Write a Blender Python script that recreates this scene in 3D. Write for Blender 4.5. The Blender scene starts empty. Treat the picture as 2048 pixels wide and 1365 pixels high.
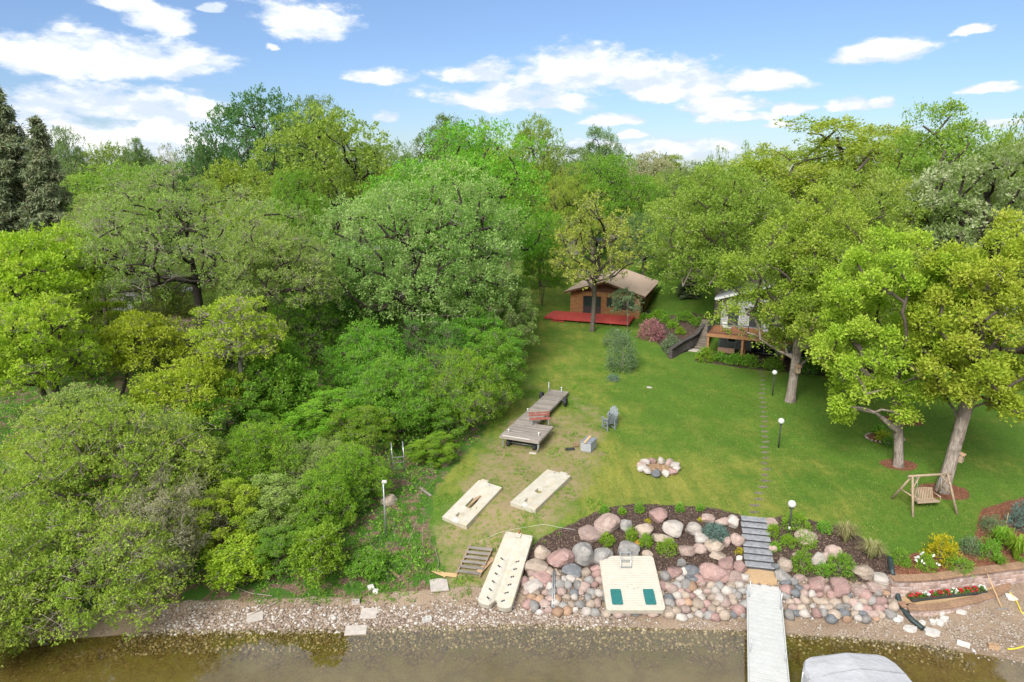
import bpy, bmesh
from mathutils import Matrix, Vector
import math, random
import numpy as np
CAMH, PITCH, FPX = 21.0, math.radians(14.3), 1365.0
CP, SP = math.cos(PITCH), math.sin(PITCH)
def ray(px, py):
    u = (px-1024)/FPX; v = (682.5-py)/FPX
    return np.array([u, CP+v*SP, -SP+v*CP])
def onz(px, py, z):
    d = ray(px, py); t = (z-CAMH)/d[2]; return np.array([d[0]*t, d[1]*t, z])
def sstep(a, b, x):
    t = np.clip((np.asarray(x, float)-a)/(b-a), 0, 1); return t*t*(3-2*t)
_sh = np.array([onz(*p, 0)[:2] for p in [(-1400,1330),(-300,1290),(100,1282),(350,1262),(700,1258),(1050,1250),(1450,1262),(1700,1276),(1850,1290),(2048,1325),(2500,1365)]])
def shore(x): return np.interp(x, _sh[:,0], _sh[:,1])
_wl = np.array([onz(*p, 1.5)[:2] for p in [(1700,1160),(1784,1157),(1870,1153),(1950,1143),(2048,1130),(2300,1085)]])
def wall_y(x): return np.interp(x, _wl[:,0], _wl[:,1])
_ST = (onz(1507, 1038, 2.12), onz(1520, 1140, .95))
def G(x, y):
    x = np.asarray(x, float); y = np.asarray(y, float)
    t = y-shore(x)
    k = 1.0+0.30*sstep(3, -4, x)+.15*sstep(-6,-12,x)
    tt = t/k
    bed = np.maximum(t*(.16-.09*sstep(10,18,x)), -1.4)
    A = np.interp(tt, [0,.7,2.0,6.6,8.0], [0,.10,.45,2.02,2.2])+.042*np.clip(tt-8,0,60)
    far = np.clip(y-100,0,400)*.004
    A = A+far
    yw = wall_y(x)
    beach = np.minimum(.10*t, .62)
    lawn = np.minimum(1.45+.11*(y-yw), 2.2+.042*np.clip(t-8,0,60)+far)
    B = np.where(y > yw+.28, lawn, beach)
    m = sstep(18.35, 18.75, x+.10*(y-wall_y(18.5)).clip(-3,3)*0)
    z = A*(1-m)+B*m
    z = np.where(t < 0, bed, z)
    z = z+1.9*sstep(66.5,76,y-.25*(x-18))*sstep(15,21,x)*sstep(60,40,x)
    e1 = _ST[0]-_ST[1]; rn = math.hypot(e1[0], e1[1]); vv = ((x-_ST[1][0])*e1[0]+(y-_ST[1][1])*e1[1])/rn; uu = ((x-_ST[1][0])*e1[1]-(y-_ST[1][1])*e1[0])/rn
    z = np.where((np.abs(uu) < .72) & (vv > -.25) & (vv < rn+.1), np.minimum(z, .80+np.clip(vv/rn, 0, 1)*1.2), z)      # the cut that the stone steps lie in
    und = .05*np.sin(x*.7+1.3)*np.sin(y*.55)+.03*np.sin(x*1.9+y*1.3)
    return z+und*sstep(6,12,t)
def at(px, py):
    d = ray(px, py); lo = 18/d[1]; t = lo
    while t*d[1] < 400:
        if CAMH+d[2]*t <= float(G(d[0]*t, d[1]*t)): break
        t *= 1.004
    a, b = t/1.004, t
    for _ in range(18):
        m = (a+b)/2
        if CAMH+d[2]*m <= float(G(d[0]*m, d[1]*m)): b = m
        else: a = m
    return np.array([d[0]*b, d[1]*b, CAMH+d[2]*b])
def proj(p):
    x, y, z = p[0], p[1], p[2]-CAMH
    dep = y*CP-z*SP; v = (y*SP+z*CP)/dep
    return 1024+FPX*x/dep, 682.5-FPX*v
def depth(x, y, z): return y*CP-(z-CAMH)*SP
scene = bpy.context.scene
COL = scene.collection
# ---------------------------------------------------------------- camera, sky, sun, exposure
cam_d = bpy.data.cameras.new('camera'); cam = bpy.data.objects.new('camera', cam_d); COL.objects.link(cam)
cam.location = (0, 0, CAMH); cam.rotation_euler = (math.pi/2-PITCH, 0, 0)
cam_d.sensor_width = 36; cam_d.lens = 36*FPX/2048; cam_d.clip_end = 6000; cam_d.clip_start = .5
scene.camera = cam
SUN_EL, SUN_AZ = math.radians(41), math.radians(206)      # azimuth clockwise from +Y (north)
sd = bpy.data.lights.new('sun', 'SUN'); sd.energy = 3.3; sd.angle = math.radians(28); sd.color = (1, .975, .94)
so = bpy.data.objects.new('sun', sd); COL.objects.link(so)
sdir = Vector((math.sin(SUN_AZ)*math.cos(SUN_EL), math.cos(SUN_AZ)*math.cos(SUN_EL), math.sin(SUN_EL)))
so.rotation_euler = (-sdir).to_track_quat('-Z', 'Y').to_euler(); so.location = (0, 0, 60)
vs = scene.view_settings
vs.view_transform = 'Standard'; vs.look = 'None'; vs.gamma = 1; vs.exposure = 1.08; vs.use_curve_mapping = False
scene.cycles.max_bounces = 6; scene.cycles.diffuse_bounces = 3; scene.cycles.glossy_bounces = 3
scene.cycles.transmission_bounces = 5; scene.cycles.transparent_max_bounces = 8
scene.cycles.caustics_reflective = False; scene.cycles.caustics_refractive = False

class NT:
    """small helper round a node tree"""
    def __init__(s, tree): s.t = tree; s.n = tree.nodes; s.l = tree.links
    def add(s, typ, **kw):
        n = s.n.new(typ)
        for k, v in kw.items(): setattr(n, k, v)
        return n
    def put(s, sock, v):
        if hasattr(v, 'is_output') or isinstance(v, bpy.types.NodeSocket): s.l.new(v, sock)
        else: sock.default_value = v
    def m(s, op, a, b=None, c=None, clamp=False):
        n = s.add('ShaderNodeMath', operation=op); n.use_clamp = clamp
        for i, v in enumerate((a, b, c)):
            if v is not None: s.put(n.inputs[i], v)
        return n.outputs[0]
    def ramp(s, fac, stops, interp='LINEAR'):
        n = s.add('ShaderNodeValToRGB'); cr = n.color_ramp; cr.interpolation = interp
        while len(cr.elements) < len(stops): cr.elements.new(.5)
        for e, (p, c) in zip(cr.elements, stops):
            e.position = p; e.color = (c, c, c, 1) if not hasattr(c, '__len__') else (*c[:3], 1)
        s.put(n.inputs[0], fac); return n.outputs[0]
    def mix(s, fac, a, b, blend='MIX'):
        n = s.add('ShaderNodeMix', data_type='RGBA', blend_type=blend)
        s.put(n.inputs[0], fac)
        for sock, v in ((n.inputs[6], a), (n.inputs[7], b)):
            s.put(sock, v if not isinstance(v, (tuple, list)) else (*v[:3], 1))
        return n.outputs[2]
    def noise(s, scale, detail=3, rough=.55, vec=None, out=0, dist=0):
        n = s.add('ShaderNodeTexNoise'); n.inputs['Scale'].default_value = scale
        n.inputs['Detail'].default_value = detail; n.inputs['Roughness'].default_value = rough; n.inputs['Distortion'].default_value = dist
        if vec is not None: s.l.new(vec, n.inputs['Vector'])
        return n.outputs[out]
    def voro(s, scale, vec=None, feature='F1', out='Distance', rnd=1):
        n = s.add('ShaderNodeTexVoronoi', feature=feature); n.inputs['Scale'].default_value = scale; n.inputs['Randomness'].default_value = rnd
        if vec is not None: s.l.new(vec, n.inputs['Vector'])
        return n.outputs[out]
    def sm(s, x, a, b):
        n = s.add('ShaderNodeMapRange', interpolation_type='SMOOTHSTEP'); s.put(n.inputs[0], x)
        n.inputs[1].default_value = a; n.inputs[2].default_value = b; return n.outputs[0]

# ---- world: daylight sky with fair-weather clouds
W = bpy.data.worlds.new('World'); scene.world = W; W.use_nodes = True
q = NT(W.node_tree); q.n.clear()
tc = q.add('ShaderNodeTexCoord'); sep = q.add('ShaderNodeSeparateXYZ'); q.l.new(tc.outputs['Generated'], sep.inputs[0])
X, Y, Z = sep.outputs
sky = q.add('ShaderNodeTexSky', sky_type='NISHITA'); sky.sun_disc = False
sky.sun_elevation = SUN_EL; sky.sun_rotation = SUN_AZ; sky.altitude = 0; sky.air_density = 1.0; sky.dust_density = .25; sky.ozone_density = 3.0
az = q.m('ARCTAN2', X, Y); el = q.m('ARCSINE', Z)
cmb = q.add('ShaderNodeCombineXYZ'); q.put(cmb.inputs[0], az); q.put(cmb.inputs[1], q.m('MULTIPLY', el, 2.3)); cmb.inputs[2].default_value = 3.7
nz = q.noise(11, 9, .62, cmb.outputs[0]); cms = q.add('ShaderNodeVectorMath', operation='ADD'); q.l.new(cmb.outputs[0], cms.inputs[0]); cms.inputs[1].default_value = (.012, .045, 0); nzs = q.noise(11, 5, .6, cms.outputs[0]); nz2 = q.noise(30, 4, .55, cmb.outputs[0])
wob = q.m('MULTIPLY', q.m('SUBTRACT', q.noise(26, 4, .6, cmb.outputs[0]), .5), .035)
azw = q.m('ADD', az, wob); elw = q.m('ADD', el, q.m('MULTIPLY', wob, .35))
CL = [(200,104,250,34),(95,100,110,22),(600,38,95,30),(320,38,72,20),(270,6,60,13),(745,152,66,12),(960,145,80,18),(1010,192,155,28),(1100,200,72,17),
      (1190,135,150,32),(1330,163,170,26),(1530,160,100,19),(1450,208,86,13),(1590,214,42,10),(1468,232,74,10),(1240,240,64,9),(1700,210,54,10),
      (1770,205,40,9),(1750,102,110,19),(1945,60,36,7),(1990,175,62,8),(250,212,210,27),(90,225,110,30),(300,270,260,34),(130,262,140,26),(780,234,38,11),(1340,303,220,14),
      (1262,268,26,8),(1560,249,34,5),(540,95,18,6),(425,15,28,6),(125,56,22,7),(1180,290,60,8),(1990,245,70,8)]
dens = None
for (cx, cy, hw, hh) in CL:
    d = ray(cx, cy); a0 = math.atan2(d[0], d[1]); e0 = math.asin(d[2]/np.linalg.norm(d))
    w_ = hw/FPX*1.02*math.cos(a0)**2; h_ = hh/FPX*1.3*math.cos(a0)
    dx = q.m('DIVIDE', q.m('SUBTRACT', azw, a0), w_); dy = q.m('SUBTRACT', elw, e0-h_*.35)
    dyn = q.m('MAXIMUM', q.m('DIVIDE', dy, h_*1.35), q.m('DIVIDE', dy, -h_*.65))
    r = q.m('SQRT', q.m('ADD', q.m('MULTIPLY', dx, dx), q.m('MULTIPLY', dyn, dyn)))
    b = q.m('SUBTRACT', 1.0, r)
    dens = b if dens is None else q.m('MAXIMUM', dens, b)
dens = q.m('MAXIMUM', dens, -1.0)
d_in = q.m('ADD', q.m('ADD', dens, .13), q.m('MULTIPLY', q.m('SUBTRACT', nz, .5), 2.6))
# cloud over the unseen sky, flat layer overhead, cover thickened for more ambient light
zz = q.m('ADD', q.m('MAXIMUM', Z, 0.0), .09)
c2 = q.add('ShaderNodeCombineXYZ'); q.put(c2.inputs[0], q.m('DIVIDE', X, zz)); q.put(c2.inputs[1], q.m('DIVIDE', Y, zz)); c2.inputs[2].default_value = 1.3
nb = q.noise(.9, 7, .55, c2.outputs[0])
d_out = q.m('MULTIPLY', q.m('SUBTRACT', nb, .36), 6.0)
inview = q.m('MULTIPLY', q.sm(q.m('ABSOLUTE', az), .80, .62), q.sm(el, .33, .24)); 
dd = q.m('ADD', q.m('MULTIPLY', d_in, inview), q.m('MULTIPLY', d_out, q.m('SUBTRACT', 1.0, inview)))
alpha = q.m('MULTIPLY', q.sm(dd, .04, .50), q.sm(el, -.01, .035))
ccol = q.mix(q.m('MULTIPLY', q.sm(q.m('ADD', dd, q.m('MULTIPLY', q.m('SUBTRACT', nz2, .5), 1.8)), .0, 1.0), q.sm(q.m('SUBTRACT', nz, nzs), -.16, .10)), (.36, .41, .49), (.60, .60, .60))
bgs = q.add('ShaderNodeVectorMath', operation='SCALE'); q.l.new(sky.outputs[0], bgs.inputs[0]); bgs.inputs['Scale'].default_value = 0.067
skc = q.mix(1.0, bgs.outputs[0], q.ramp(q.m('MULTIPLY', el, 2.), [(0, (.60, .69, .90)), (.25, (.74, .81, .98)), (.6, (.95, .96, 1.04)), (1, (.95, .96, 1.04))]), 'MULTIPLY')
fin = q.mix(alpha, skc, ccol)
bg = q.add('ShaderNodeBackground'); q.l.new(fin, bg.inputs[0]); bg.inputs[1].default_value = 1.0
wo = q.add('ShaderNodeOutputWorld'); q.l.new(bg.outputs[0], wo.inputs[0])

W.cycles.sampling_method = 'NONE'      # smooth sky: no light map needed
# ---------------------------------------------------------------- materials
MATS = {}
def newmat(name):
    m = bpy.data.materials.new(name); m.use_nodes = True; t = NT(m.node_tree); t.n.clear()
    out = t.add('ShaderNodeOutputMaterial'); b = t.add('ShaderNodeBsdfPrincipled'); t.l.new(b.outputs[0], out.inputs[0])
    MATS[name] = m; return m, t, b, out
def bump(t, b, h, dist=.02, strength=.6):
    n = t.add('ShaderNodeBump'); n.inputs['Distance'].default_value = dist; n.inputs['Strength'].default_value = strength
    t.put(n.inputs['Height'], h); t.l.new(n.outputs[0], b.inputs['Normal'])
def pm(name, c1, c2=None, scale=4, rough=.7, bm=0, metal=0, spec=.35, stretch=None, detail=5, rnd=0., dirt=None, lo=.35, hi=.65):
    """procedural paint: two colours through noise, optional dirt blotches, grain stretch, per-object variation"""
    m, t, b, out = newmat(name); c2 = c2 or tuple(v*.75 for v in c1)
    tcd = t.add('ShaderNodeTexCoord'); vec = tcd.outputs['Object']
    if stretch:
        mp = t.add('ShaderNodeMapping'); mp.inputs['Scale'].default_value = stretch; t.l.new(vec, mp.inputs[0]); vec = mp.outputs[0]
    if rnd:
        oi = t.add('ShaderNodeObjectInfo'); va = t.add('ShaderNodeVectorMath', operation='ADD'); t.l.new(vec, va.inputs[0])
        cx = t.add('ShaderNodeCombineXYZ'); t.put(cx.inputs[0], t.m('MULTIPLY', oi.outputs['Random'], 37.)); t.put(cx.inputs[1], t.m('MULTIPLY', oi.outputs['Random'], 91.))
        t.l.new(cx.outputs[0], va.inputs[1]); vec = va.outputs[0]
    n = t.noise(scale, detail, .6, vec)
    col = t.mix(t.sm(n, lo, hi), c1, c2)
    if dirt:
        col = t.mix(t.m('MULTIPLY', t.sm(t.noise(scale*.45, 5, .65, vec), .5, .72), .8), col, dirt)
    if rnd:
        h = t.add('ShaderNodeHueSaturation'); t.l.new(col, h.inputs['Color'])
        t.put(h.inputs['Value'], t.m('ADD', 1-rnd/2, t.m('MULTIPLY', oi.outputs['Random'], rnd))); col = h.outputs[0]
    t.l.new(col, b.inputs['Base Color'])
    t.put(b.inputs['Roughness'], t.m('ADD', rough-.08, t.m('MULTIPLY', n, .16))); b.inputs['Metallic'].default_value = metal
    b.inputs['Specular IOR Level'].default_value = spec
    if bm: bump(t, b, t.noise(scale*3, 4, .6, vec), bm, .7)
    return m
def leafmat(name, cols, trans=.5, rnd=.18):
    m, t, b, out = newmat(name)
    a = t.add('ShaderNodeAttribute'); a.attribute_name = 'tint'
    k = len(cols); col = t.ramp(a.outputs['Fac'], [(i/(k-1), c) for i, c in enumerate(cols)])
    oi = t.add('ShaderNodeObjectInfo'); h = t.add('ShaderNodeHueSaturation'); t.l.new(col, h.inputs['Color'])
    t.put(h.inputs['Value'], t.m('ADD', 1-rnd/2, t.m('MULTIPLY', oi.outputs['Random'], rnd)))
    t.put(h.inputs['Hue'], t.m('ADD', .5-.012, t.m('MULTIPLY', oi.outputs['Random'], .024)))
    t.l.new(h.outputs[0], b.inputs['Base Color']); b.inputs['Roughness'].default_value = .55; b.inputs['Specular IOR Level'].default_value = .25
    tr = t.add('ShaderNodeBsdfTranslucent'); g = t.mix(1., h.outputs[0], (1.05, 1.15, .7), 'MULTIPLY'); t.l.new(g, tr.inputs[0])
    mx = t.add('ShaderNodeMixShader'); mx.inputs[0].default_value = trans
    t.l.new(b.outputs[0], mx.inputs[1]); t.l.new(tr.outputs[0], mx.inputs[2]); t.l.new(mx.outputs[0], out.inputs[0])
    return m
def bark(name, c1, c2, moss=None):
    m, t, b, out = newmat(name); tcd = t.add('ShaderNodeTexCoord')
    mp = t.add('ShaderNodeMapping'); mp.inputs['Scale'].default_value = (1, 1, .22); t.l.new(tcd.outputs['Object'], mp.inputs[0])
    n = t.noise(9, 6, .65, mp.outputs[0]); v = t.voro(14, mp.outputs[0])
    col = t.mix(t.sm(n, .35, .68), c1, c2); col = t.mix(t.m('MULTIPLY', t.sm(v, .35, .05), .55), col, tuple(x*.45 for x in c1))
    col = t.mix(t.m('MULTIPLY', t.sm(t.noise(.9, 4, .6, tcd.outputs['Object']), .5, .62), .7), col, moss or tuple(x*.55 for x in c1))
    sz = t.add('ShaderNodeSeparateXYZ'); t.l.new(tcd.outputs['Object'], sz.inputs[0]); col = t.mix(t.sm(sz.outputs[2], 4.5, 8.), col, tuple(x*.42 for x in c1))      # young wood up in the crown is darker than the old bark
    t.l.new(col, b.inputs['Base Color']); b.inputs['Roughness'].default_value = .9; b.inputs['Specular IOR Level'].default_value = .15
    bump(t, b, t.m('ADD', n, t.m('MULTIPLY', v, -.6)), .06, .8); return m

# ---------------------------------------------------------------- mesh helpers
class MB:
    def __init__(s): s.v = []; s.f = []; s.sm = []
    def add(s, vs_, fs, smooth=False):
        o = len(s.v); s.v += [tuple(map(float, p)) for p in vs_]
        for f in fs: s.f.append(tuple(i+o for i in f)); s.sm.append(smooth)
        return s
    def box(s, c, d, M=None, ch=0.):
        x, y, z = (k/2 for k in d); c = np.array(c, float)
        if ch <= 0:
            p = [(-x,-y,-z),(x,-y,-z),(x,y,-z),(-x,y,-z),(-x,-y,z),(x,-y,z),(x,y,z),(-x,y,z)]
            f = [(3,2,1,0),(4,5,6,7),(0,1,5,4),(1,2,6,5),(2,3,7,6),(3,0,4,7)]
        else:
            ch = min(ch, x*.9, y*.9, z*.9); p = []; 
            for zz in (-z, -z+ch, z-ch, z):
                i = ch if abs(zz) == z else 0
                p += [(-x+i,-y+i,zz),(x-i,-y+i,zz),(x-i,y-i,zz),(-x+i,y-i,zz)]
            f = [(3,2,1,0),(12,13,14,15)]
            for k in range(3):
                for j in range(4): a = k*4+j; b2 = k*4+(j+1) % 4; f.append((a, b2, b2+4, a+4))
        P = np.array(p)
        if M is not None: P = P @ np.array(M).T
        return s.add(P+c, f)
    def bar(s, a, b, w, h, up=(0,0,1)):
        a = np.array(a, float); b = np.array(b, float); d = b-a; L = np.linalg.norm(d); d /= L
        u = np.array(up, float); sd_ = np.cross(d, u)
        if np.linalg.norm(sd_) < 1e-4: sd_ = np.cross(d, (1, 0, 0))
        sd_ /= np.linalg.norm(sd_); u = np.cross(sd_, d)
        return s.box((a+b)/2, (w, L, h), np.stack([sd_, d, u], 1))
    def tube(s, pts, r, n=8, cap=True, smooth=True):
        pts = np.array(pts, float); k = len(pts); r = np.full(k, r, float) if np.isscalar(r) else np.array(r, float)
        T = np.gradient(pts, axis=0); T /= np.linalg.norm(T, axis=1)[:, None]+1e-9
        ref = np.array([0, 0, 1.]) if abs(T[0][2]) < .9 else np.array([1., 0, 0])
        V = []; ang = np.arange(n)/n*2*math.pi
        for i in range(k):
            a = np.cross(T[i], ref); a /= np.linalg.norm(a)+1e-9; b = np.cross(T[i], a); ref = np.cross(a, T[i])
            V += list(pts[i]+r[i]*(np.cos(ang)[:, None]*a+np.sin(ang)[:, None]*b))
        F = [(i*n+j, i*n+(j+1) % n, (i+1)*n+(j+1) % n, (i+1)*n+j) for i in range(k-1) for j in range(n)]
        o = len(s.v); s.add(V, F, smooth)
        if cap: s.add([], []); s.f += [tuple(o+j for j in range(n))[::-1], tuple(o+(k-1)*n+j for j in range(n))]; s.sm += [False, False]
        return s
    def lathe(s, prof, n=16, c=(0,0,0), M=None, smooth=True):
        ang = np.arange(n)/n*2*math.pi
        V = np.array([(r*math.cos(a), r*math.sin(a), z) for r, z in prof for a in ang])
        if M is not None: V = V @ np.array(M).T
        F = [(i*n+j, i*n+(j+1) % n, (i+1)*n+(j+1) % n, (i+1)*n+j) for i in range(len(prof)-1) for j in range(n)]
        return s.add(V+np.array(c), F, smooth)
    def sphere(s, c, r, n=14):
        m = n//2+1; return s.lathe([(max(1e-4, r*math.sin(math.pi*i/m)), -r*math.cos(math.pi*i/m)) for i in range(m+1)], n, c)
    def prism(s, poly, z0, z1, c=(0,0,0)):
        n = len(poly); V = [(x, y, z0) for x, y in poly]+[(x, y, z1) for x, y in poly]
        F = [tuple(range(n))[::-1], tuple(range(n, 2*n))]+[(i, (i+1) % n, n+(i+1) % n, n+i) for i in range(n)]
        return s.add(np.array(V)+np.array(c), F)
    def mesh(s, name):
        me = bpy.data.meshes.new(name); me.from_pydata(s.v, [], s.f)
        me.polygons.foreach_set('use_smooth', s.sm); me.update(); return me
    def build(s, name, mat, parent=None): return link(name, s.mesh(name), mat, parent)
def link(name, me, mat, parent=None):
    o = bpy.data.objects.new(name, me); COL.objects.link(o)
    if mat is not None and me is not None and len(me.materials) == 0: me.materials.append(MATS[mat] if isinstance(mat, str) else mat)
    if parent is not None: o.parent = parent
    return o
def tag(o, label, cat, group=None):
    o['label'] = label; o['category'] = cat
    if group: o['group'] = group
    return o
def thing(name, label, cat, loc=(0,0,0), rz=0, group=None, axes=None):
    o = bpy.data.objects.new(name, None); COL.objects.link(o); o.empty_display_size = .3
    if axes is not None: o.matrix_world = axes
    else: o.location = loc; o.rotation_euler = (0, 0, rz)
    return tag(o, label, cat, group)
def frame(c, ux, uy):
    ux = Vector(ux).normalized(); n = ux.cross(Vector(uy)).normalized(); uy = n.cross(ux)
    return Matrix(((ux.x, uy.x, n.x, c[0]), (ux.y, uy.y, n.y, c[1]), (ux.z, uy.z, n.z, c[2]), (0, 0, 0, 1)))
def copy_tree(o, parent=None):
    c = o.copy(); COL.objects.link(c); c.parent = parent
    for ch in list(o.children): copy_tree(ch, c)
    return c
def struct(o): o['kind'] = 'structure'; return o
def stuff(o, label, cat): o['kind'] = 'stuff'; o['label'] = label; o['category'] = cat; return o
def npmesh(name, V, F, tint=None, smooth=False):
    """fast mesh from arrays; F is (n,k)"""
    me = bpy.data.meshes.new(name); nv, (nf, k) = len(V), F.shape
    me.vertices.add(nv); me.vertices.foreach_set('co', np.ascontiguousarray(V, np.float32).ravel())
    me.loops.add(nf*k); me.loops.foreach_set('vertex_index', np.ascontiguousarray(F, np.int32).ravel())
    me.polygons.add(nf); me.polygons.foreach_set('loop_start', np.arange(nf, dtype=np.int32)*k)
    me.polygons.foreach_set('use_smooth', np.full(nf, smooth))
    if tint is not None:
        a = me.attributes.new('tint', 'FLOAT', 'FACE'); a.data.foreach_set('value', np.ascontiguousarray(tint, np.float32))
    me.update(calc_edges=True); return me

# ---------------------------------------------------------------- terrain
def axis(fine0, fine1, step, far0, far1, g=1.22):
    a = list(np.arange(fine0, fine1, step)); s_ = step; p = fine0; lo = []
    while p > far0: s_ *= g; p -= s_; lo.append(p)
    s_ = step; p = a[-1]; hi = []
    while p < far1: s_ *= g; p += s_; hi.append(p)
    return np.array(lo[::-1]+a+hi)
gx = axis(-33, 36, .33, -2500, 2500); gy = np.concatenate([axis(22, 48, .2, -80, 48.1)[:-1], np.arange(48.2, 100, .5), 100+np.cumsum(.6*1.17**np.arange(42))])
gy = np.unique(np.round(gy, 3))
XX, YY = np.meshgrid(gx, gy); ZZ = G(XX, YY)
nx, ny = len(gx), len(gy)
V = np.stack([XX.ravel(), YY.ravel(), ZZ.ravel()], 1)
ii = (np.arange(ny-1)[:, None]*nx+np.arange(nx-1)).ravel()
F = np.stack([ii, ii+1, ii+1+nx, ii+nx], 1)
me = npmesh('ground', V, F, smooth=True)
def poly_sd(P, x, y):
    """positive inside, metres"""
    P = np.asarray(P); x = x.ravel(); y = y.ravel(); ins = np.zeros(len(x), bool); dm = np.full(len(x), 1e9)
    for i in range(len(P)):
        a, b = P[i], P[(i+1) % len(P)]; e = b-a
        t = np.clip(((x-a[0])*e[0]+(y-a[1])*e[1])/(e@e+1e-9), 0, 1)
        dm = np.minimum(dm, np.hypot(x-a[0]-t*e[0], y-a[1]-t*e[1]))
        c = ((a[1] > y) != (b[1] > y)); 
        with np.errstate(divide='ignore', invalid='ignore'): c &= x < (b[0]-a[0])*(y-a[1])/(b[1]-a[1]+1e-12)+a[0]
        ins ^= c
    return np.where(ins, dm, -dm)
def pxpoly(pts): return np.array([at(*p)[:2] for p in pts])
BED_L = pxpoly([(1058,1105),(1075,1078),(1125,1055),(1175,1033),(1205,1016),(1270,1008),(1340,1010),(1420,1015),(1485,1030),(1497,1150),(1440,1175),(1330,1180),(1200,1180),(1120,1180),(1060,1190),(1045,1150)])
BED_R = pxpoly([(1534,1040),(1570,1030),(1620,1040),(1690,1055),(1750,1090),(1782,1118),(1786,1165),(1780,1200),(1700,1190),(1600,1180),(1548,1150)])
BED_W = np.array([onz(*p, 1.6)[:2] for p in [(1780,1158),(1778,1122),(1830,1108),(1900,1112),(1945,1085),(1960,1030),(2050,1005),(2300,1000),(2300,1140),(2048,1137),(1900,1152)]])
RINGS = [(at(1797,930), 1.15, .8), (at(1888,983), 1.5, .95), (at(1803,842), 1.5, .95), (at(1769,877), 1.25, .85)]
HBED = np.array([onz(*p, 3.4)[:2] for p in [(1388,722),(1400,708),(1560,700),(1760,715),(1760,760),(1640,748),(1500,735),(1440,729)]])
GBED = pxpoly([(1340,720),(1300,668),(1300,640),(1380,625),(1425,640),(1400,690)])
DRY = pxpoly([(1062,660),(1130,668),(1190,720),(1225,800),(1225,870),(1190,960),(1185,1005),(1110,1058),(1058,1095),(1030,1215),(880,1215),(870,1050),(930,950),(1000,830),(1048,730)])
FOR = np.vstack([pxpoly([(1030,560),(1052,640),(1045,720),(1000,800),(960,880),(905,935),(860,1000),(866,1080),(890,1150),(890,1215),(350,1222),(0,1240)]), [[-300, 26], [-300, 190], [0, 190]]])
SOIL = pxpoly([(930,905),(1000,870),(1010,920),(960,960),(900,1010),(880,990)])
gm = {}
sdL, sdR, sdW = poly_sd(BED_L, XX, YY), poly_sd(BED_R, XX, YY), poly_sd(BED_W, XX, YY)
m_ = np.maximum.reduce([sdL, sdR, poly_sd(HBED, XX, YY), poly_sd(GBED, XX, YY)])
gm['mulch'] = np.clip(.5+m_/.9, 0, 1)
m_ = sdW.copy()
for c, rx, ry in RINGS: m_ = np.maximum(m_, (1-np.hypot((XX-c[0])/rx, (YY-c[1])/ry)).ravel()*1.1)
gm['chips'] = np.clip(.5+m_/.9, 0, 1)
gm['dry'] = np.clip(.5+poly_sd(DRY, XX, YY)/2.6, 0, 1)*(.42+.58*sstep(54, 44, YY).ravel())
gm['forest'] = np.clip(.5+poly_sd(FOR, XX, YY)/2.4, 0, 1)
tsh = (YY-shore(XX)).ravel()
bw = np.interp(XX.ravel(), [-40,-8,-2,1,2,17,18,19], [1.5,2.0,2.6,2.2,3.3,3.3,3.4,9])
sand = np.clip(.5+(bw-tsh)/1.0, 0, 1); sand[(YY > wall_y(XX)+.2).ravel() & (XX.ravel() > 18.4)] = 0
gm['sand'] = sand
gm['bed'] = np.clip(.5-tsh/.5, 0, 1)
yc = at(1330, 985); gm['yellow'] = np.exp(-(((XX-yc[0])/9)**2+((YY-yc[1])/5.5)**2)).ravel()+.55*sstep(14, 4, XX).ravel()*sstep(36, 40, YY).ravel()
for k, a in gm.items():
    at_ = me.attributes.new(k, 'FLOAT', 'POINT'); at_.data.foreach_set('value', np.ascontiguousarray(a, np.float32).ravel())
m, t, b, out = newmat('ground')
def att(n):
    a = t.add('ShaderNodeAttribute'); a.attribute_name = n; return a.outputs['Fac']
ge = t.add('ShaderNodeNewGeometry'); P = ge.outputs['Position']
n_big = t.noise(.33, 4, .6, P); n_mid = t.noise(1.6, 4, .6, P); n_fin = t.noise(14, 4, .7, P); n_blade = t.noise(45, 2, .7, P)
mp = t.add('ShaderNodeMapping'); mp.inputs['Scale'].default_value = (1, .18, 1); mp.inputs['Rotation'].default_value = (0, 0, -.35); t.l.new(P, mp.inputs[0])
n_str = t.noise(1.5, 2, .5, mp.outputs[0])
def thr(x, w=.34, lo=.42, hi=.58, nn=None): return t.sm(t.m('ADD', x, t.m('MULTIPLY', t.m('SUBTRACT', nn or n_mid, .5), w*2)), lo, hi)
# lawn
yel = t.m('ADD', t.m('MULTIPLY', att('yellow'), .62), t.m('ADD', t.m('MULTIPLY', t.m('SUBTRACT', n_big, .5), 1.5), t.m('MULTIPLY', t.m('SUBTRACT', n_mid, .5), .8)))
grass = t.mix(t.sm(yel, -.1, .8), (.078, .150, .018), (.225, .225, .043))
grass = t.mix(t.m('MULTIPLY', t.sm(t.noise(.9, 5, .7, P), .60, .74), .55), grass, (.20, .165, .05))
grass = t.mix(t.m('MULTIPLY', t.sm(n_str, .38, .62), .40), grass, (.070, .142, .018))
gv = t.m('ADD', .18, t.m('ADD', t.m('MULTIPLY', n_fin, .85), t.m('MULTIPLY', n_blade, .8)))
def mulv(col, v):
    c = t.add('ShaderNodeCombineXYZ')
    for i in range(3): t.put(c.inputs[i], v)
    return t.mix(1., col, c.outputs[0], 'MULTIPLY')
n_clu = t.noise(5.5, 5, .75, P); grass = mulv(grass, gv); grass = mulv(grass, t.m('ADD', .42, t.m('MULTIPLY', n_clu, 1.16))); grass = t.mix(t.m('MULTIPLY', t.sm(t.noise(2.1, 5, .75, P), .60, .70), .35), grass, (.27, .25, .09)); grass = t.mix(t.m('MULTIPLY', t.sm(t.noise(1.3, 5, .7, mp.outputs[0]), .56, .70), .4), grass, (.052, .118, .016))
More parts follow.
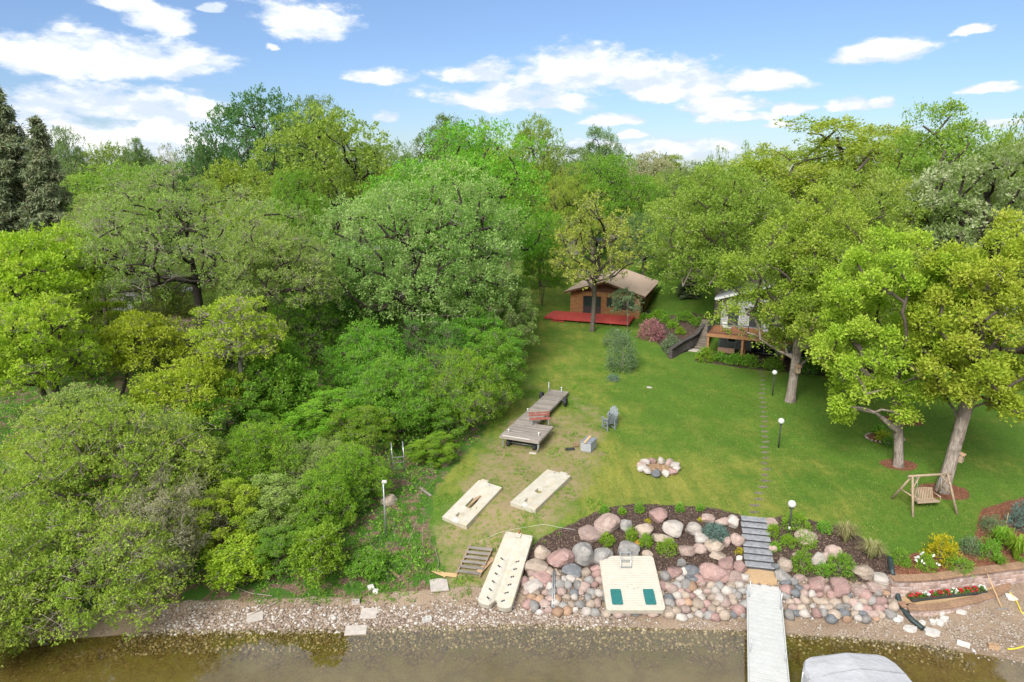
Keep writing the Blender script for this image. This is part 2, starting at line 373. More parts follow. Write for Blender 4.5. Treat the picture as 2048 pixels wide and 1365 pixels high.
# worn, dry strip beside the woods
dryc = t.mix(t.sm(n_mid, .35, .65), (.27, .205, .115), (.235, .205, .085))
dryc = t.mix(t.sm(t.noise(3.2, 5, .7, P), .50, .62), dryc, (.15, .18, .035))
dryc = mulv(dryc, t.m('ADD', .45, t.m('MULTIPLY', t.noise(26, 4, .75, P), 1.1)))
dryf = thr(t.m('MULTIPLY', att('dry'), .80), .70, .36, .84, t.noise(.55, 5, .65, P))
col = t.mix(dryf, grass, dryc)
# woodland floor: leaf litter and weeds
vl = t.add('ShaderNodeTexVoronoi'); vl.inputs['Scale'].default_value = 13; t.l.new(P, vl.inputs['Vector'])
lit = t.ramp(t.m('MULTIPLY', vl.outputs['Color'], 1.), [(0, (.07, .045, .03)), (.4, (.15, .10, .07)), (.75, (.24, .16, .11)), (1, (.11, .07, .05))])
flo = t.mix(t.sm(n_mid, .42, .54), lit, (.055, .125, .018)); flo = mulv(flo, t.m('ADD', .5, n_fin))
col = t.mix(thr(att('forest')), col, flo)
# mulch beds
vm = t.add('ShaderNodeTexVoronoi'); vm.inputs['Scale'].default_value = 17; t.l.new(P, vm.inputs['Vector'])
mul = t.ramp(vm.outputs['Color'], [(0, (.030, .020, .016)), (.5, (.06, .040, .032)), (.8, (.11, .075, .058)), (1, (.24, .17, .12))]); mul = mulv(mul, t.m('ADD', .55, n_fin))
col = t.mix(thr(att('mulch'), .25), col, mul)
chp = t.ramp(vm.outputs['Color'], [(0, (.085, .035, .022)), (.5, (.15, .062, .036)), (.8, (.22, .10, .055)), (1, (.34, .20, .12))]); chp = mulv(chp, t.m('ADD', .55, n_fin))
col = t.mix(thr(att('chips'), .22), col, chp)
# shore: sand, grit and shells
vsn = t.add('ShaderNodeTexVoronoi'); vsn.inputs['Scale'].default_value = 22; t.l.new(P, vsn.inputs['Vector'])
san = t.mix(t.sm(n_big, .35, .65), (.24, .17, .115), (.33, .245, .17))
grit = t.ramp(vsn.outputs['Color'], [(0, (.14, .09, .06)), (.45, (.26, .19, .13)), (.8, (.40, .33, .26)), (1, (.62, .58, .52))])
san = t.mix(t.sm(t.noise(.8, 4, .6, P), .42, .60), san, grit); san = mulv(san, t.m('ADD', .55, t.m('MULTIPLY', n_fin, .9)))
col = t.mix(thr(att('sand')), col, san)
# lake bed
vb = t.add('ShaderNodeTexVoronoi'); vb.inputs['Scale'].default_value = 11; t.l.new(P, vb.inputs['Vector'])
bedc = t.ramp(vb.outputs['Color'], [(0, (.055, .037, .014)), (.5, (.13, .092, .034)), (.85, (.22, .165, .07)), (1, (.36, .29, .16))])
alg = t.mix(t.sm(n_fin, .4, .7), (.10, .085, .02), (.18, .15, .05))
bedc = t.mix(t.sm(n_mid, .44, .58), bedc, alg)
sx = t.add('ShaderNodeSeparateXYZ'); t.l.new(P, sx.inputs[0])
bedc = t.mix(t.sm(sx.outputs[2], -.18, -.5), bedc, (.175, .14, .055))
bedc = t.mix(t.m('MULTIPLY', t.sm(sx.outputs[0], 11, 20), .45), bedc, (.27, .20, .12)); bedc = mulv(bedc, t.m('ADD', .55, t.m('MULTIPLY', n_mid, .9)))
col = t.mix(thr(att('bed'), .2), col, bedc)
t.l.new(col, b.inputs['Base Color']); b.inputs['Roughness'].default_value = .95; b.inputs['Specular IOR Level'].default_value = .1
bump(t, b, t.m('ADD', n_fin, t.m('MULTIPLY', n_blade, .6)), .07, .9)
me.materials.append(MATS['ground']); struct(link('ground', me, None))

# ---------------------------------------------------------------- water
m, t, b, out = newmat('water'); t.n.remove(b)
ge = t.add('ShaderNodeNewGeometry'); P = ge.outputs['Position']
bp = t.add('ShaderNodeBump'); bp.inputs['Strength'].default_value = .35; bp.inputs['Distance'].default_value = .01
t.put(bp.inputs['Height'], t.m('ADD', t.noise(1.1, 3, .5, P), t.m('MULTIPLY', t.noise(5, 2, .5, P), .25)))
fr = t.add('ShaderNodeFresnel'); fr.inputs[0].default_value = 1.95; t.l.new(bp.outputs[0], fr.inputs[1])
gl = t.add('ShaderNodeBsdfGlossy'); gl.inputs['Roughness'].default_value = .03; t.l.new(bp.outputs[0], gl.inputs['Normal'])
tr = t.add('ShaderNodeBsdfTransparent'); tr.inputs[0].default_value = (.82, .78, .62, 1)
mx = t.add('ShaderNodeMixShader'); t.put(mx.inputs[0], t.m('MULTIPLY', fr.outputs[0], t.m('SUBTRACT', 1., ge.outputs['Backfacing']))); t.l.new(tr.outputs[0], mx.inputs[1]); t.l.new(gl.outputs[0], mx.inputs[2])
t.l.new(mx.outputs[0], out.inputs[0])
wb = MB(); wx = [-2500, -400, -60, 60, 400, 2500]; wy = [-2500, -300, -30, 31.5]
wv = [(x, y, 0) for y in wy for x in wx]
wb.add(wv, [(j*6+i, j*6+i+1, j*6+i+7, j*6+i+6) for j in range(3) for i in range(5)]); struct(wb.build('lake_water', 'water'))

# ---------------------------------------------------------------- general materials
pm('white_plastic', (.43, .395, .32), (.37, .335, .265), 3, .5, .004, dirt=(.45, .37, .26))
pm('raft_plastic', (.44, .405, .34), (.40, .365, .30), 2.5, .5, .003, dirt=(.56, .49, .38))
pm('green_pad', (.012, .10, .095), (.016, .125, .115), 12, .6, .003)
pm('steel', (.52, .52, .50), (.40, .40, .38), 9, .35, metal=.8)
pm('galv', (.38, .39, .39), (.26, .27, .27), 9, .45, metal=.5)
pm('rusty', (.30, .12, .05), (.22, .09, .04), 9, .8)
pm('black_rubber', (.018, .018, .02), (.03, .03, .032), 8, .75, .004)
pm('black_metal', (.02, .022, .025), (.03, .032, .035), 8, .5)
pm('grey_wood', (.27, .235, .20), (.17, .145, .12), 4, .85, .006, stretch=(.5, 7, 7), rnd=.45, dirt=(.10, .085, .07))
pm('grey_wood_y', (.27, .235, .20), (.17, .145, .12), 4, .85, .006, stretch=(7, .5, 7), rnd=.45, dirt=(.10, .085, .07))
pm('fresh_wood', (.55, .37, .18), (.48, .30, .14), 5, .7, .003, stretch=(5, .5, 5), rnd=.2)
pm('old_board', (.36, .23, .13), (.26, .17, .10), 5, .85, .006, stretch=(5, .8, 5), rnd=.35)
pm('log_wood', (.33, .245, .165), (.24, .175, .115), 7, .85, .01, stretch=(2, 2, .6), rnd=.2)
pm('red_wood', (.26, .085, .06), (.20, .06, .045), 6, .75, .004, dirt=(.33, .24, .20))
pm('alu_deck', (.44, .44, .42), (.40, .40, .38), 2, .5, rnd=.06)
pm('globe', (.52, .52, .50), (.49, .49, .47), 2, .35)
pm('post_black', (.022, .024, .022), (.035, .037, .033), 10, .55)
pm('canopy', (.37, .37, .38), (.335, .335, .345), 1.6, .6, .06, dirt=(.30, .295, .29))
pm('slate', (.17, .175, .185), (.26, .26, .265), 5, .8, .012, rnd=.15)
pm('concrete', (.42, .37, .32), (.34, .30, .26), 5, .9, .006, rnd=.15)
pm('pavers', (.16, .135, .10), (.11, .092, .07), 6, .9, .01, rnd=.3)
pm('white_stone', (.52, .50, .46), (.44, .41, .37), 5, .85, .01, rnd=.15)
pm('wall_cap', (.27, .165, .10), (.21, .125, .075), 7, .9, .01, rnd=.25)
pm('wall_block', (.27, .18, .14), (.38, .29, .25), 3.5, .92, .03, rnd=.45, dirt=(.50, .44, .42))
pm('dark_block', (.045, .038, .036), (.08, .068, .062), 6, .92, .02, rnd=.35)
pm('grey_plastic', (.30, .305, .31), (.27, .275, .28), 5, .6)
pm('chair_grey', (.20, .215, .235), (.16, .175, .195), 7, .7, rnd=.15)
pm('soil', (.045, .03, .022), (.07, .05, .035), 12, .95, .02)
pm('ash', (.30, .19, .10), (.20, .13, .08), 8, .95, .03)
pm('rope_white', (.70, .67, .58), (.6, .56, .48), 10, .9)
pm('yellow_hose', (.62, .47, .04), (.55, .42, .05), 5, .6)
pm('pipe_black', (.018, .03, .03), (.028, .042, .042), 5, .45)
pm('red_deck', (.42, .055, .045), (.34, .045, .038), 3, .6, .004, rnd=.1, dirt=(.46, .10, .085))
pm('log_siding', (.30, .155, .06), (.215, .105, .04), 2.5, .6, .006, stretch=(1, 3, 3))
pm('brown_trim', (.10, .045, .022), (.075, .035, .02), 4, .7)
pm('roof_tan', (.46, .34, .26), (.40, .29, .22), 9, .95, .02, dirt=(.33, .24, .18))
pm('roof_grey', (.22, .22, .225), (.17, .17, .175), 9, .95, .02)
pm('siding_grey', (.30, .30, .295), (.26, .26, .255), 2, .7)
pm('siding_white', (.44, .44, .43), (.40, .40, .39), 2, .6)
pm('deck_cedar', (.30, .125, .055), (.24, .10, .042), 5, .65, .004)
pm('cedar_post', (.30, .145, .065), (.24, .115, .05), 5, .7)
pm('dark_int', (.02, .02, .022), (.03, .03, .03), 2, .8)
pm('fence_brown', (.22, .125, .085), (.16, .09, .06), 3, .85, .01, rnd=.2)
pm('asphalt', (.10, .10, .105), (.13, .13, .13), 9, .95)
pm('cushion', (.70, .69, .66), (.6, .6, .57), 4, .9)
m, t, b, out = newmat('glass_dark'); b.inputs['Base Color'].default_value = (.02, .028, .032, 1); b.inputs['Roughness'].default_value = .06; b.inputs['Specular IOR Level'].default_value = .8
for nm, c1, c2, c3 in (('pink', (.40, .29, .245), (.32, .235, .20), (.46, .375, .32)), ('rose', (.35, .22, .19), (.28, .18, .16), (.41, .30, .26)), ('grey', (.29, .27, .245), (.22, .21, .195), (.37, .34, .30)),
                       ('tan', (.38, .30, .235), (.30, .24, .185), (.44, .37, .30)), ('white', (.48, .43, .375), (.40, .35, .305), (.52, .48, .43)), ('blue', (.165, .17, .175), (.125, .13, .135), (.24, .24, .235)), ('orange', (.38, .245, .16), (.31, .195, .125), (.42, .31, .22))):
    c1, c2, c3 = (tuple(x*.84 for x in c) for c in (c1, c2, c3))
    m, t, b, out = newmat('rock_'+nm); tcd = t.add('ShaderNodeTexCoord'); oi = t.add('ShaderNodeObjectInfo')
    va = t.add('ShaderNodeVectorMath', operation='ADD'); t.l.new(tcd.outputs['Object'], va.inputs[0]); cx = t.add('ShaderNodeCombineXYZ')
    for i, k in enumerate((53., 97., 31.)): t.put(cx.inputs[i], t.m('MULTIPLY', oi.outputs['Random'], k))
    t.l.new(cx.outputs[0], va.inputs[1]); v = va.outputs[0]
    col = t.mix(t.sm(t.noise(1.6, 5, .65, v), .38, .62), c1, c2); col = t.mix(t.sm(t.noise(2.2, 5, .7, v, dist=.6), .53, .68), col, c3)
    col = t.mix(t.m('MULTIPLY', t.sm(t.noise(16, 3, .7, v), .55, .75), .45), col, tuple(x*.5 for x in c2))
    h = t.add('ShaderNodeHueSaturation'); t.l.new(col, h.inputs['Color']); t.put(h.inputs['Value'], t.m('ADD', .8, t.m('MULTIPLY', oi.outputs['Random'], .38)))
    t.l.new(h.outputs[0], b.inputs['Base Color']); b.inputs['Roughness'].default_value = .88; b.inputs['Specular IOR Level'].default_value = .2
    bump(t, b, t.noise(5, 6, .65, v), .05, .7)

# ---------------------------------------------------------------- plants
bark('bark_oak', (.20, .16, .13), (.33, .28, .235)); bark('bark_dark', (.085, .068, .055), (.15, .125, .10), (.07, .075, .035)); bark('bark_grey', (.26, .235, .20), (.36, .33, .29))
pm('twig', (.20, .165, .135), (.27, .23, .19), 3, .9)
LM = {}
def lm(n, *cols, **kw): LM[n] = leafmat('leaf_'+n, cols, **kw)
lm('yellow', (.190, .295, .026), (.335, .460, .040), (.425, .520, .060), (.46, .45, .09))
lm('goldoak', (.20, .27, .045), (.34, .42, .07), (.43, .49, .09), (.48, .42, .12))
lm('oak', (.150, .245, .028), (.262, .370, .040), (.345, .430, .058), (.38, .39, .09))
lm('oak2', (.125, .220, .030), (.228, .340, .046), (.310, .405, .068), (.34, .37, .11))
lm('flower', (.110, .180, .040), (.20, .285, .065), (.40, .44, .24), (.62, .62, .48))
lm('maple', (.090, .225, .018), (.165, .345, .028), (.235, .410, .042), (.31, .42, .065))
lm('greyoak', (.125, .225, .045), (.220, .345, .080), (.315, .420, .13), (.43, .48, .21))
lm('crab', (.150, .235, .048), (.250, .355, .070), (.325, .415, .105), (.38, .41, .19))
lm('lime', (.175, .280, .020), (.305, .420, .028), (.385, .470, .040), (.44, .46, .07))
lm('pale', (.18, .20, .08), (.30, .31, .15), (.43, .41, .26), (.50, .46, .34))
lm('deep', (.055, .145, .018), (.105, .240, .032), (.155, .305, .044), (.21, .33, .06))
lm('bush', (.085, .205, .018), (.155, .325, .030), (.220, .395, .042), (.29, .41, .06))
lm('fresh', (.115, .250, .016), (.190, .360, .026), (.255, .415, .034), (.32, .43, .055))
lm('far', (.095, .165, .048), (.150, .235, .070), (.205, .290, .095), (.25, .29, .12))  # muted greens for the far trees, with distance haze put into the colour
lm('cotton', (.050, .115, .034), (.085, .175, .048), (.135, .235, .066), (.18, .26, .085))
lm('spruce', (.10, .15, .075), (.165, .22, .11), (.24, .27, .15), (.37, .29, .19), trans=.25)
lm('blue', (.05, .10, .08), (.10, .17, .14), (.17, .24, .20), trans=.1)
lm('gold', (.34, .34, .01), (.50, .46, .015), (.58, .48, .03))
lm('pinkf', (.12, .16, .03), (.40, .15, .19), (.50, .23, .28), (.52, .31, .35))
lm('straw', (.18, .22, .05), (.40, .37, .17), (.50, .44, .25))
lm('silver', (.10, .165, .075), (.18, .255, .125), (.27, .335, .19))

def unit(v): return v/(np.linalg.norm(v, axis=-1, keepdims=True)+1e-9)
def leaves(rng, pos, outd, n_per, size, spread, up=.35, asp=.55, tintb=None, tri=False):
    """rhombic leaves grouped in tufts: pos (k,3), outd (k,3) outward direction"""
    k = len(pos); P = np.repeat(pos, n_per, 0); O = np.repeat(outd, n_per, 0); n = len(P)
    d = unit(O*.55+rng.normal(size=(n, 3))*.75+np.array([0, 0, up])); P = P+rng.normal(size=(n, 3))*spread
    L = size*rng.uniform(.65, 1.35, (n, 1)); s_ = unit(np.cross(d, rng.normal(size=(n, 3))*.6+np.array([0, 0, 1.])+O*.3)); w = L*asp*.5
    nrm = np.cross(s_, d); mid = P+d*L*.5+nrm*L*.08
    if tri: V = np.stack([P+d*L*.15+s_*w*.9, P+d*L*1.05, P+d*L*.3-s_*w*1.1], 1).reshape(-1, 3); F = np.arange(n*3).reshape(-1, 3)
    else: V = np.stack([P, mid+s_*w, P+d*L, mid-s_*w], 1).reshape(-1, 3); F = np.arange(n*4).reshape(-1, 4)
    tb = rng.uniform(0, 1, k) if tintb is None else tintb
    tint = np.clip(np.repeat(tb, n_per)*.65+rng.uniform(0, 1, n)*.35, 0, 1); return V, F, tint
def cones(A, B, ra, rb, n):
    """many tapered sticks at once"""
    d = unit(B-A); ref = np.where(np.abs(d[:, 2:3]) < .9, np.array([[0, 0, 1.]]), np.array([[1., 0, 0]])); a = unit(np.cross(d, ref)); b_ = np.cross(d, a)
    ang = np.arange(n)/n*2*math.pi; ca, sa = np.cos(ang)[None, :, None], np.sin(ang)[None, :, None]; ring = a[:, None]*ca+b_[:, None]*sa
    V = np.concatenate([A[:, None]+ring*np.reshape(ra, (-1, 1, 1)), B[:, None]+ring*np.reshape(rb, (-1, 1, 1))], 1)
    k = len(A); o = (np.arange(k)*2*n)[:, None]; j = np.arange(n)[None]
    F = np.stack([o+j, o+(j+1) % n, o+n+(j+1) % n, o+n+j], 2).reshape(-1, 4); return V.reshape(-1, 3), F
def cat(parts):
    Vs, Fs, o = [], [], 0
    for V_, F_ in parts: Vs.append(V_); Fs.append(F_+o); o += len(V_)
    return np.concatenate(Vs), np.concatenate(Fs)

def gen_tree(seed, H, R, cb, lobes=70, lr=.26, tufts=46, lpt=9, leaf=.24, tr=.35, lean=(0, 0), flat=.72, split=.55, twigs=.25, stems=1, up=.35, low=-.55, ry=1., spread=.45, hole=.0, tw_r=.012, cen=(0, 0), gap=.72, asp=.55, tdir=.45, tri=False):
    """crown = lobes of leaf tufts on a branching skeleton. H total height, R crown radius, cb crown base height"""
    rng = np.random.RandomState(seed); cz = cb+(H-cb)*.42; C = np.array([lean[0]+cen[0], lean[1]+cen[1], cz])
    cand = unit(rng.normal(size=(lobes*14, 3))); cand = cand[cand[:, 2] > low]
    rad = rng.uniform(.30, 1., (len(cand), 1))**.45*(1-lr*.55); jag = 1+.16*np.sin(cand[:, :1]*4+seed)+.12*np.sin(cand[:, 1:2]*5+seed*2.)
    S = np.where(cand[:, 2:3] > 0, H-cz, cz-cb); Q = cand*rad*np.minimum(jag, 1.12)*np.concatenate([np.full((len(cand), 1), R), np.full((len(cand), 1), R*ry), S], 1)
    pick = [0]; dmin = np.linalg.norm(Q-Q[0], axis=1)*rng.uniform(.75, 1.25, len(Q))
    while len(pick) < min(lobes, len(Q)):
        j = int(np.argmax(dmin)); pick.append(j); dmin = np.minimum(dmin, np.linalg.norm((Q-Q[j])*[1, 1, 1.25], axis=1)*rng.uniform(.85, 1.15))
    L = Q[pick]+C; rl = R*lr*rng.uniform(.65, 1.3, len(L))
    # skeleton
    N = [np.array([0., 0, -.3])]; par = [-1]; plen = [0.]; tips = []
    for s_ in range(stems):
        last = 0; a0 = s_*2*math.pi/stems+seed; off = 0 if stems == 1 else R*.14
        top = np.array([lean[0]*split+math.cos(a0)*off, lean[1]*split+math.sin(a0)*off, cb+(H-cb)*(split-.2)]); bend = rng.normal(size=2)*.022*top[2]
        for f in np.linspace(.08, 1, 8):
            p = top*f+np.array([bend[0], bend[1], 0])*math.sin(math.pi*f); N.append(p); par.append(last); plen.append(plen[last]+np.linalg.norm(p-N[last])); last = len(N)-1
        tips.append(last)
    order = np.argsort(np.linalg.norm(L-N[tips[0]], axis=1)); 
    for i in order:
        T = L[i]-np.array([0, 0, rl[i]*.2]); A = np.array(N); d = np.linalg.norm(A-T, axis=1); cost = d+.28*np.array(plen)+np.where(A[:, 2] > T[2]+.1*R, .8*(A[:, 2]-T[2]), 0)+np.where(A[:, 2] < cb*.75, 3*(cb*.75-A[:, 2]), 0)
        j = int(np.argmin(cost)); a = N[j]; n_mid = 3 if d[j] > R*.35 else 2; last = j
        bd = rng.normal(size=3)*d[j]*.09; bd[2] += d[j]*.06
        for f in np.linspace(0, 1, n_mid+1)[1:]:
            p = a+(T-a)*f+bd*math.sin(math.pi*f); N.append(p); par.append(last); plen.append(plen[last]+np.linalg.norm(p-N[last])); last = len(N)-1
    N = np.array(N); par = np.array(par); r = np.zeros(len(N)); ch = np.zeros(len(N))
    for i in range(len(N)-1, 0, -1):
        ri = (ch[i] if ch[i] > 0 else .028**2.2)**(1/2.2); r[i] = ri; ch[par[i]] += ri**2.2
    r[0] = r[1]; r = .016+r/r[1]*(tr-.016)
    r[0] *= 1.35; r[1] *= 1.08
    sel = np.arange(1, len(N)); wood = [cones(N[par[sel]], N[sel], r[par[sel]] if stems == 1 else np.minimum(r[par[sel]], tr), r[sel], 7)]
    # a few crooked knees: overlap the joints so that bends stay closed
    # tufts
    k = len(L); U = unit(rng.normal(size=(k*tufts, 3))+np.array([0, 0, tdir])); li = np.repeat(np.arange(k), tufts); rr = rl[li]*rng.uniform(.55, 1.08, len(li))
    TP = L[li]+U*rr[:, None]*np.array([1, 1, flat]); keep = np.ones(len(TP), bool)
    for a in range(k):
        dd = np.linalg.norm((TP-L[a])/np.array([1, 1, flat]), axis=1); keep &= ~((dd < rl[a]*gap) & (li != a))
    keep &= TP[:, 2] > .05
    if hole: keep &= rng.uniform(size=k)[li] > hole
    TP, U2, li = TP[keep], U[keep], li[keep]
    lobe_t = rng.uniform(0, 1, k); Vl, Fl, tint = leaves(rng, TP, unit(U2+unit(TP-C)*.6), lpt, leaf, leaf*spread, up, asp, np.clip(lobe_t[li]*.55+rng.uniform(0, .45, len(li)), 0, 1), tri)
    if twigs:
        s_ = rng.uniform(size=len(TP)) < twigs; q0 = L[li[s_]]+(TP[s_]-L[li[s_]])*rng.uniform(.1, .7, (s_.sum(), 1))+rng.normal(size=(s_.sum(), 3))*rl[li[s_], None]*.16; wood.append(cones(q0, TP[s_]+rng.normal(size=(s_.sum(), 3))*rl[li[s_], None]*.1, tw_r*1.1, tw_r*.4, 3))
    Vw, Fw = cat(wood[:1]); return (Vw, Fw, wood[1] if twigs else None), (Vl, Fl, tint)
def make_plant(name, parts, label, cat_, lmat, bmat, loc, rz=0, group=None, wood_name='trunk', crown_name='crown'):
    (Vw, Fw, tw), (Vl, Fl, ti) = parts; o = thing(name, label, cat_, loc, rz, group)
    if Vw is not None: link(wood_name, npmesh(wood_name, Vw, Fw, smooth=True), bmat, o)
    if tw is not None: link('twigs', npmesh('twigs', *tw), 'twig', o)['kind'] = 'stuff'
    link(crown_name, npmesh(crown_name, Vl, Fl, ti), LM[lmat], o); return o
def spot(px, D, up_=0.):
    z = 3.; x = 0
    for _ in range(4): x = (px-1024)/FPX*depth(0, D, z+up_); z = float(G(x, D))
    return np.array([x, D, z])
def zat(py, D):
    d = ray(1024, py); return CAMH+d[2]/d[1]*D
TREES = {}
def tree(key, label, px, D, top, bot, rpx, lmat, bmat='bark_oak', seed=1, name='tree', cat_='tree', base=None, group=None, loc=None, **kw):
    p = spot(px, D) if base is None else at(*base)
    if loc is not None: p = np.array([loc[0], loc[1], float(G(*loc))])
    D = p[1]; H = zat(top, D)-p[2]
    if base is None and loc is None: p = spot(px, D, H*.62); H = zat(top, D)-p[2]
    cb = max(.15, zat(bot, D)-p[2]); R = rpx/FPX*depth(0, D, p[2]+H*.6)
    cpx = px; 
    if base is not None or loc is not None:
        xc = (cpx-1024)/FPX*depth(0, D, p[2]+H*.6); kw.setdefault('lean', (xc-p[0], 0))
    o = make_plant(name, gen_tree(seed, H, R, cb, **kw), label, cat_, lmat, bmat, p, 0, group); TREES[key] = (o, H, R, lmat); return o
def retree(key, label, px, D, top, rpx, lmat=None, rz=0, group=None, name='tree', cat_='tree', sink=0.):
    """another tree of the same habit: a scaled, turned copy with its own foliage colour"""
    o, H, R, lm0 = TREES[key]; p = spot(px, D); h = zat(top, D)-p[2]; p = spot(px, D, h*.62); c = copy_tree(o); h = zat(top, D)-p[2]; R2 = rpx/FPX*depth(0, D, p[2]+h*.6)
    c.location = p-np.array([0, 0, sink]); c.rotation_euler = (0, 0, rz); c.scale = (R2/R, R2/R, (h+sink)/H); c.name = name; tag(c, label, cat_, group)
    if lmat and lmat != lm0:
        for ch in c.children:
            if ch.name.startswith('crown'): ch.material_slots[0].link = 'OBJECT'; ch.material_slots[0].material = LM[lmat]
    return c
GB = 'trees beyond the lots'
# -- right side oaks
tree('R1', 'yellow-green oak with straight trunk in a mulch ring near the log swing', 1770, 40, 425, 862, 122, 'yellow', base=(1797, 932), seed=11, lobes=72, lr=.205, tufts=44, lpt=16, spread=.8, leaf=.19, tr=.28, low=-.85, hole=.2)
tree('R2', 'leaning yellow-green oak behind the log swing with a birdhouse on its trunk', 1985, 37, 415, 850, 150, 'yellow', base=(1885, 982), seed=12, lobes=88, lr=.195, tufts=44, lpt=16, spread=.8, leaf=.19, tr=.36, low=-.85, hole=.2, split=.62)
tree('R3', 'olive-green oak with a birdhouse on its trunk beside the house deck', 1612, 51, 388, 728, 160, 'oak', base=(1580, 803), seed=13, lobes=104, lr=.215, tufts=46, lpt=15, spread=.8, leaf=.20, tr=.36, low=-.9, hole=.14)
tree('R4', 'tall green oak with pale trunk in front of the right end of the deck', 1700, 56, 350, 715, 160, 'oak2', base=(1681, 758), seed=14, lobes=94, lr=.22, tufts=46, lpt=15, spread=.8, leaf=.22, tr=.42, low=-.8, hole=.1)
tree('R5', 'spreading oak whose left boughs hang over the house and cabin', 1450, 74, 330, 600, 175, 'oak2', seed=15, lobes=98, lr=.22, tufts=44, lpt=13, spread=.8, leaf=.26, tr=.42, low=-.7, flat=.6)
retree('R4', 'broad domed oak rising highest behind the house', 1640, 88, 246, 215, 'oak', 1.1)
retree('R3', 'dark green oak with bare forked limbs at the right skyline', 1900, 72, 218, 150, 'oak2', 2.2)
tree('R8', 'oak dusted with cream blossom near the right edge', 1960, 60, 275, 560, 130, 'flower', 'bark_dark', seed=18, lobes=70, lr=.23, tufts=46, lpt=9, leaf=.27, tr=.45, hole=.1)
retree('R5', 'green oak cut by the right edge of the picture', 2090, 66, 235, 150, 'oak2', .7)
retree('R3', 'bright oak between the deck and the right neighbour house', 1790, 66, 372, 120, 'oak', 3.9)
# -- cabin
tree('C1', 'sparse gold-green oak in front of the cabin deck', 1190, 72, 385, 600, 106, 'goldoak', 'bark_dark', base=(1184, 663), seed=21, lobes=46, lr=.25, tufts=26, lpt=7, leaf=.26, tr=.25, hole=.14, low=-.6, tdir=.3, twigs=.5, tw_r=.02)
tree('C2', 'young slender tree at the right end of the red cabin deck', 1252, 71, 578, 632, 36, 'silver', 'bark_dark', base=(1254, 664), seed=22, name='sapling', lobes=22, lr=.3, tufts=20, lpt=6, leaf=.16, tr=.06, hole=.15)
# -- left and middle woods
tree('L1', 'large grey-green oak with dark trunk standing out of the thicket', 840, 62, 318, 665, 212, 'greyoak', 'bark_dark', seed=31, lobes=110, lr=.21, tufts=46, lpt=13, leaf=.21, spread=.8, tr=.5, loc=(-9.6, 61), split=.6, low=-.7, ry=.75)
tree('L2', 'bright green maple rising behind the grey-green oak', 925, 76, 262, 560, 200, 'maple', 'bark_dark', seed=32, lobes=100, lr=.21, tufts=46, lpt=11, leaf=.28, spread=.7, tr=.5, low=-.6)
tree('L3', 'rounded olive-green tree behind and left of the bright maple', 655, 98, 228, 470, 170, 'oak2', 'bark_dark', seed=33, lobes=80, lr=.24, tufts=48, lpt=8, leaf=.42, tr=.5)
retree('L3', 'dark ragged cottonwood highest on the left skyline', 520, 130, 192, 118, 'cotton', 1.3)
retree('L2', 'green tree beside the dark cottonwood on the skyline', 625, 140, 205, 90, 'far', .5)
retree('L3', 'low dark tree left of the cottonwood', 410, 120, 278, 52, 'cotton', 2.9)
retree('R3', 'thin topped tree on the skyline behind the maple', 880, 135, 238, 80, 'far', .3)
retree('C1', 'open crowned tree behind the maple top', 960, 130, 240, 62, 'oak2', .9)
retree('L3', 'yellowish round tree on the skyline right of the maple', 1070, 128, 244, 72, 'oak2', .2)
retree('R4', 'green tree with a forked top behind the cabin', 1190, 122, 262, 66, 'far', 2.)
retree('L2', 'broad dark green tree behind the cabin roof', 1225, 108, 318, 112, 'bush', 3.)
retree('L1', 'gold-tinged tree between the maple and the cabin', 1130, 104, 330, 72, 'oak', 1.)
retree('R5', 'pale green tree left of the big oak dome', 1385, 112, 330, 95, 'far', 2.4)
retree('C1', 'thin wispy tree standing up in the gap right of the cabin', 1430, 118, 294, 34, 'greyoak', 1.8)
retree('C1', 'second wispy tree close to the oak dome', 1485, 116, 285, 30, 'greyoak', 3.)
tree('L11', 'wide twiggy crab tree with fine pale green leaves over the neighbour roof', 380, 58, 335, 640, 235, 'crab', 'bark_dark', seed=41, lobes=105, lr=.20, tufts=66, lpt=8, leaf=.18, tr=.34, flat=.55, twigs=.45, tw_r=.016, low=-.35, split=.7, hole=.05, asp=.45, ry=.7)
tree('L12', 'twiggy crab tree with a bare leaning trunk left of the grey-green oak', 560, 54, 425, 660, 108, 'crab', 'bark_dark', seed=42, lobes=60, lr=.25, tufts=60, lpt=8, leaf=.16, tr=.2, flat=.6, twigs=.45, tw_r=.015, low=-.4, loc=(-21., 54), asp=.45)
retree('L12', 'greyish twiggy tree under the spruce on the left', 190, 62, 385, 95, 'crab', 2.)
tree('L13', 'rounded green tree at the left edge below the spruce', 70, 52, 455, 640, 140, 'lime', 'bark_dark', seed=43, lobes=64, lr=.25, tufts=50, lpt=9, leaf=.25, tr=.3)
tree('L14', 'yellow-green tree with two dark stems on the left lawn', 60, 44, 596, 800, 125, 'lime', 'bark_dark', seed=44, lobes=58, lr=.25, tufts=56, lpt=8, leaf=.19, tr=.20, loc=(-31.5, 45), stems=2, twigs=.5, flat=.6)
tree('L15', 'small lime-green tree in front of the neighbour cottage', 285, 49, 632, 755, 98, 'lime', 'bark_dark', seed=45, lobes=44, lr=.26, tufts=48, lpt=8, leaf=.19, tr=.14, loc=(-31.0, 50.5), flat=.55, low=-.3)
tree('L16', 'drooping pale tree with bare grey twigs right of the cottage', 480, 46, 596, 745, 100, 'lime', 'bark_grey', seed=46, lobes=46, lr=.27, tufts=55, lpt=6, leaf=.16, tr=.15, twigs=.8, tw_r=.018, flat=.55, low=-.3)
retree('L15', 'lime-green tree spreading over the left lawn', 400, 41, 742, 110, 'lime', 2.2)
retree('L14', 'young green tree below the cottage lawn', 190, 40, 770, 95, 'crab', 1.2)
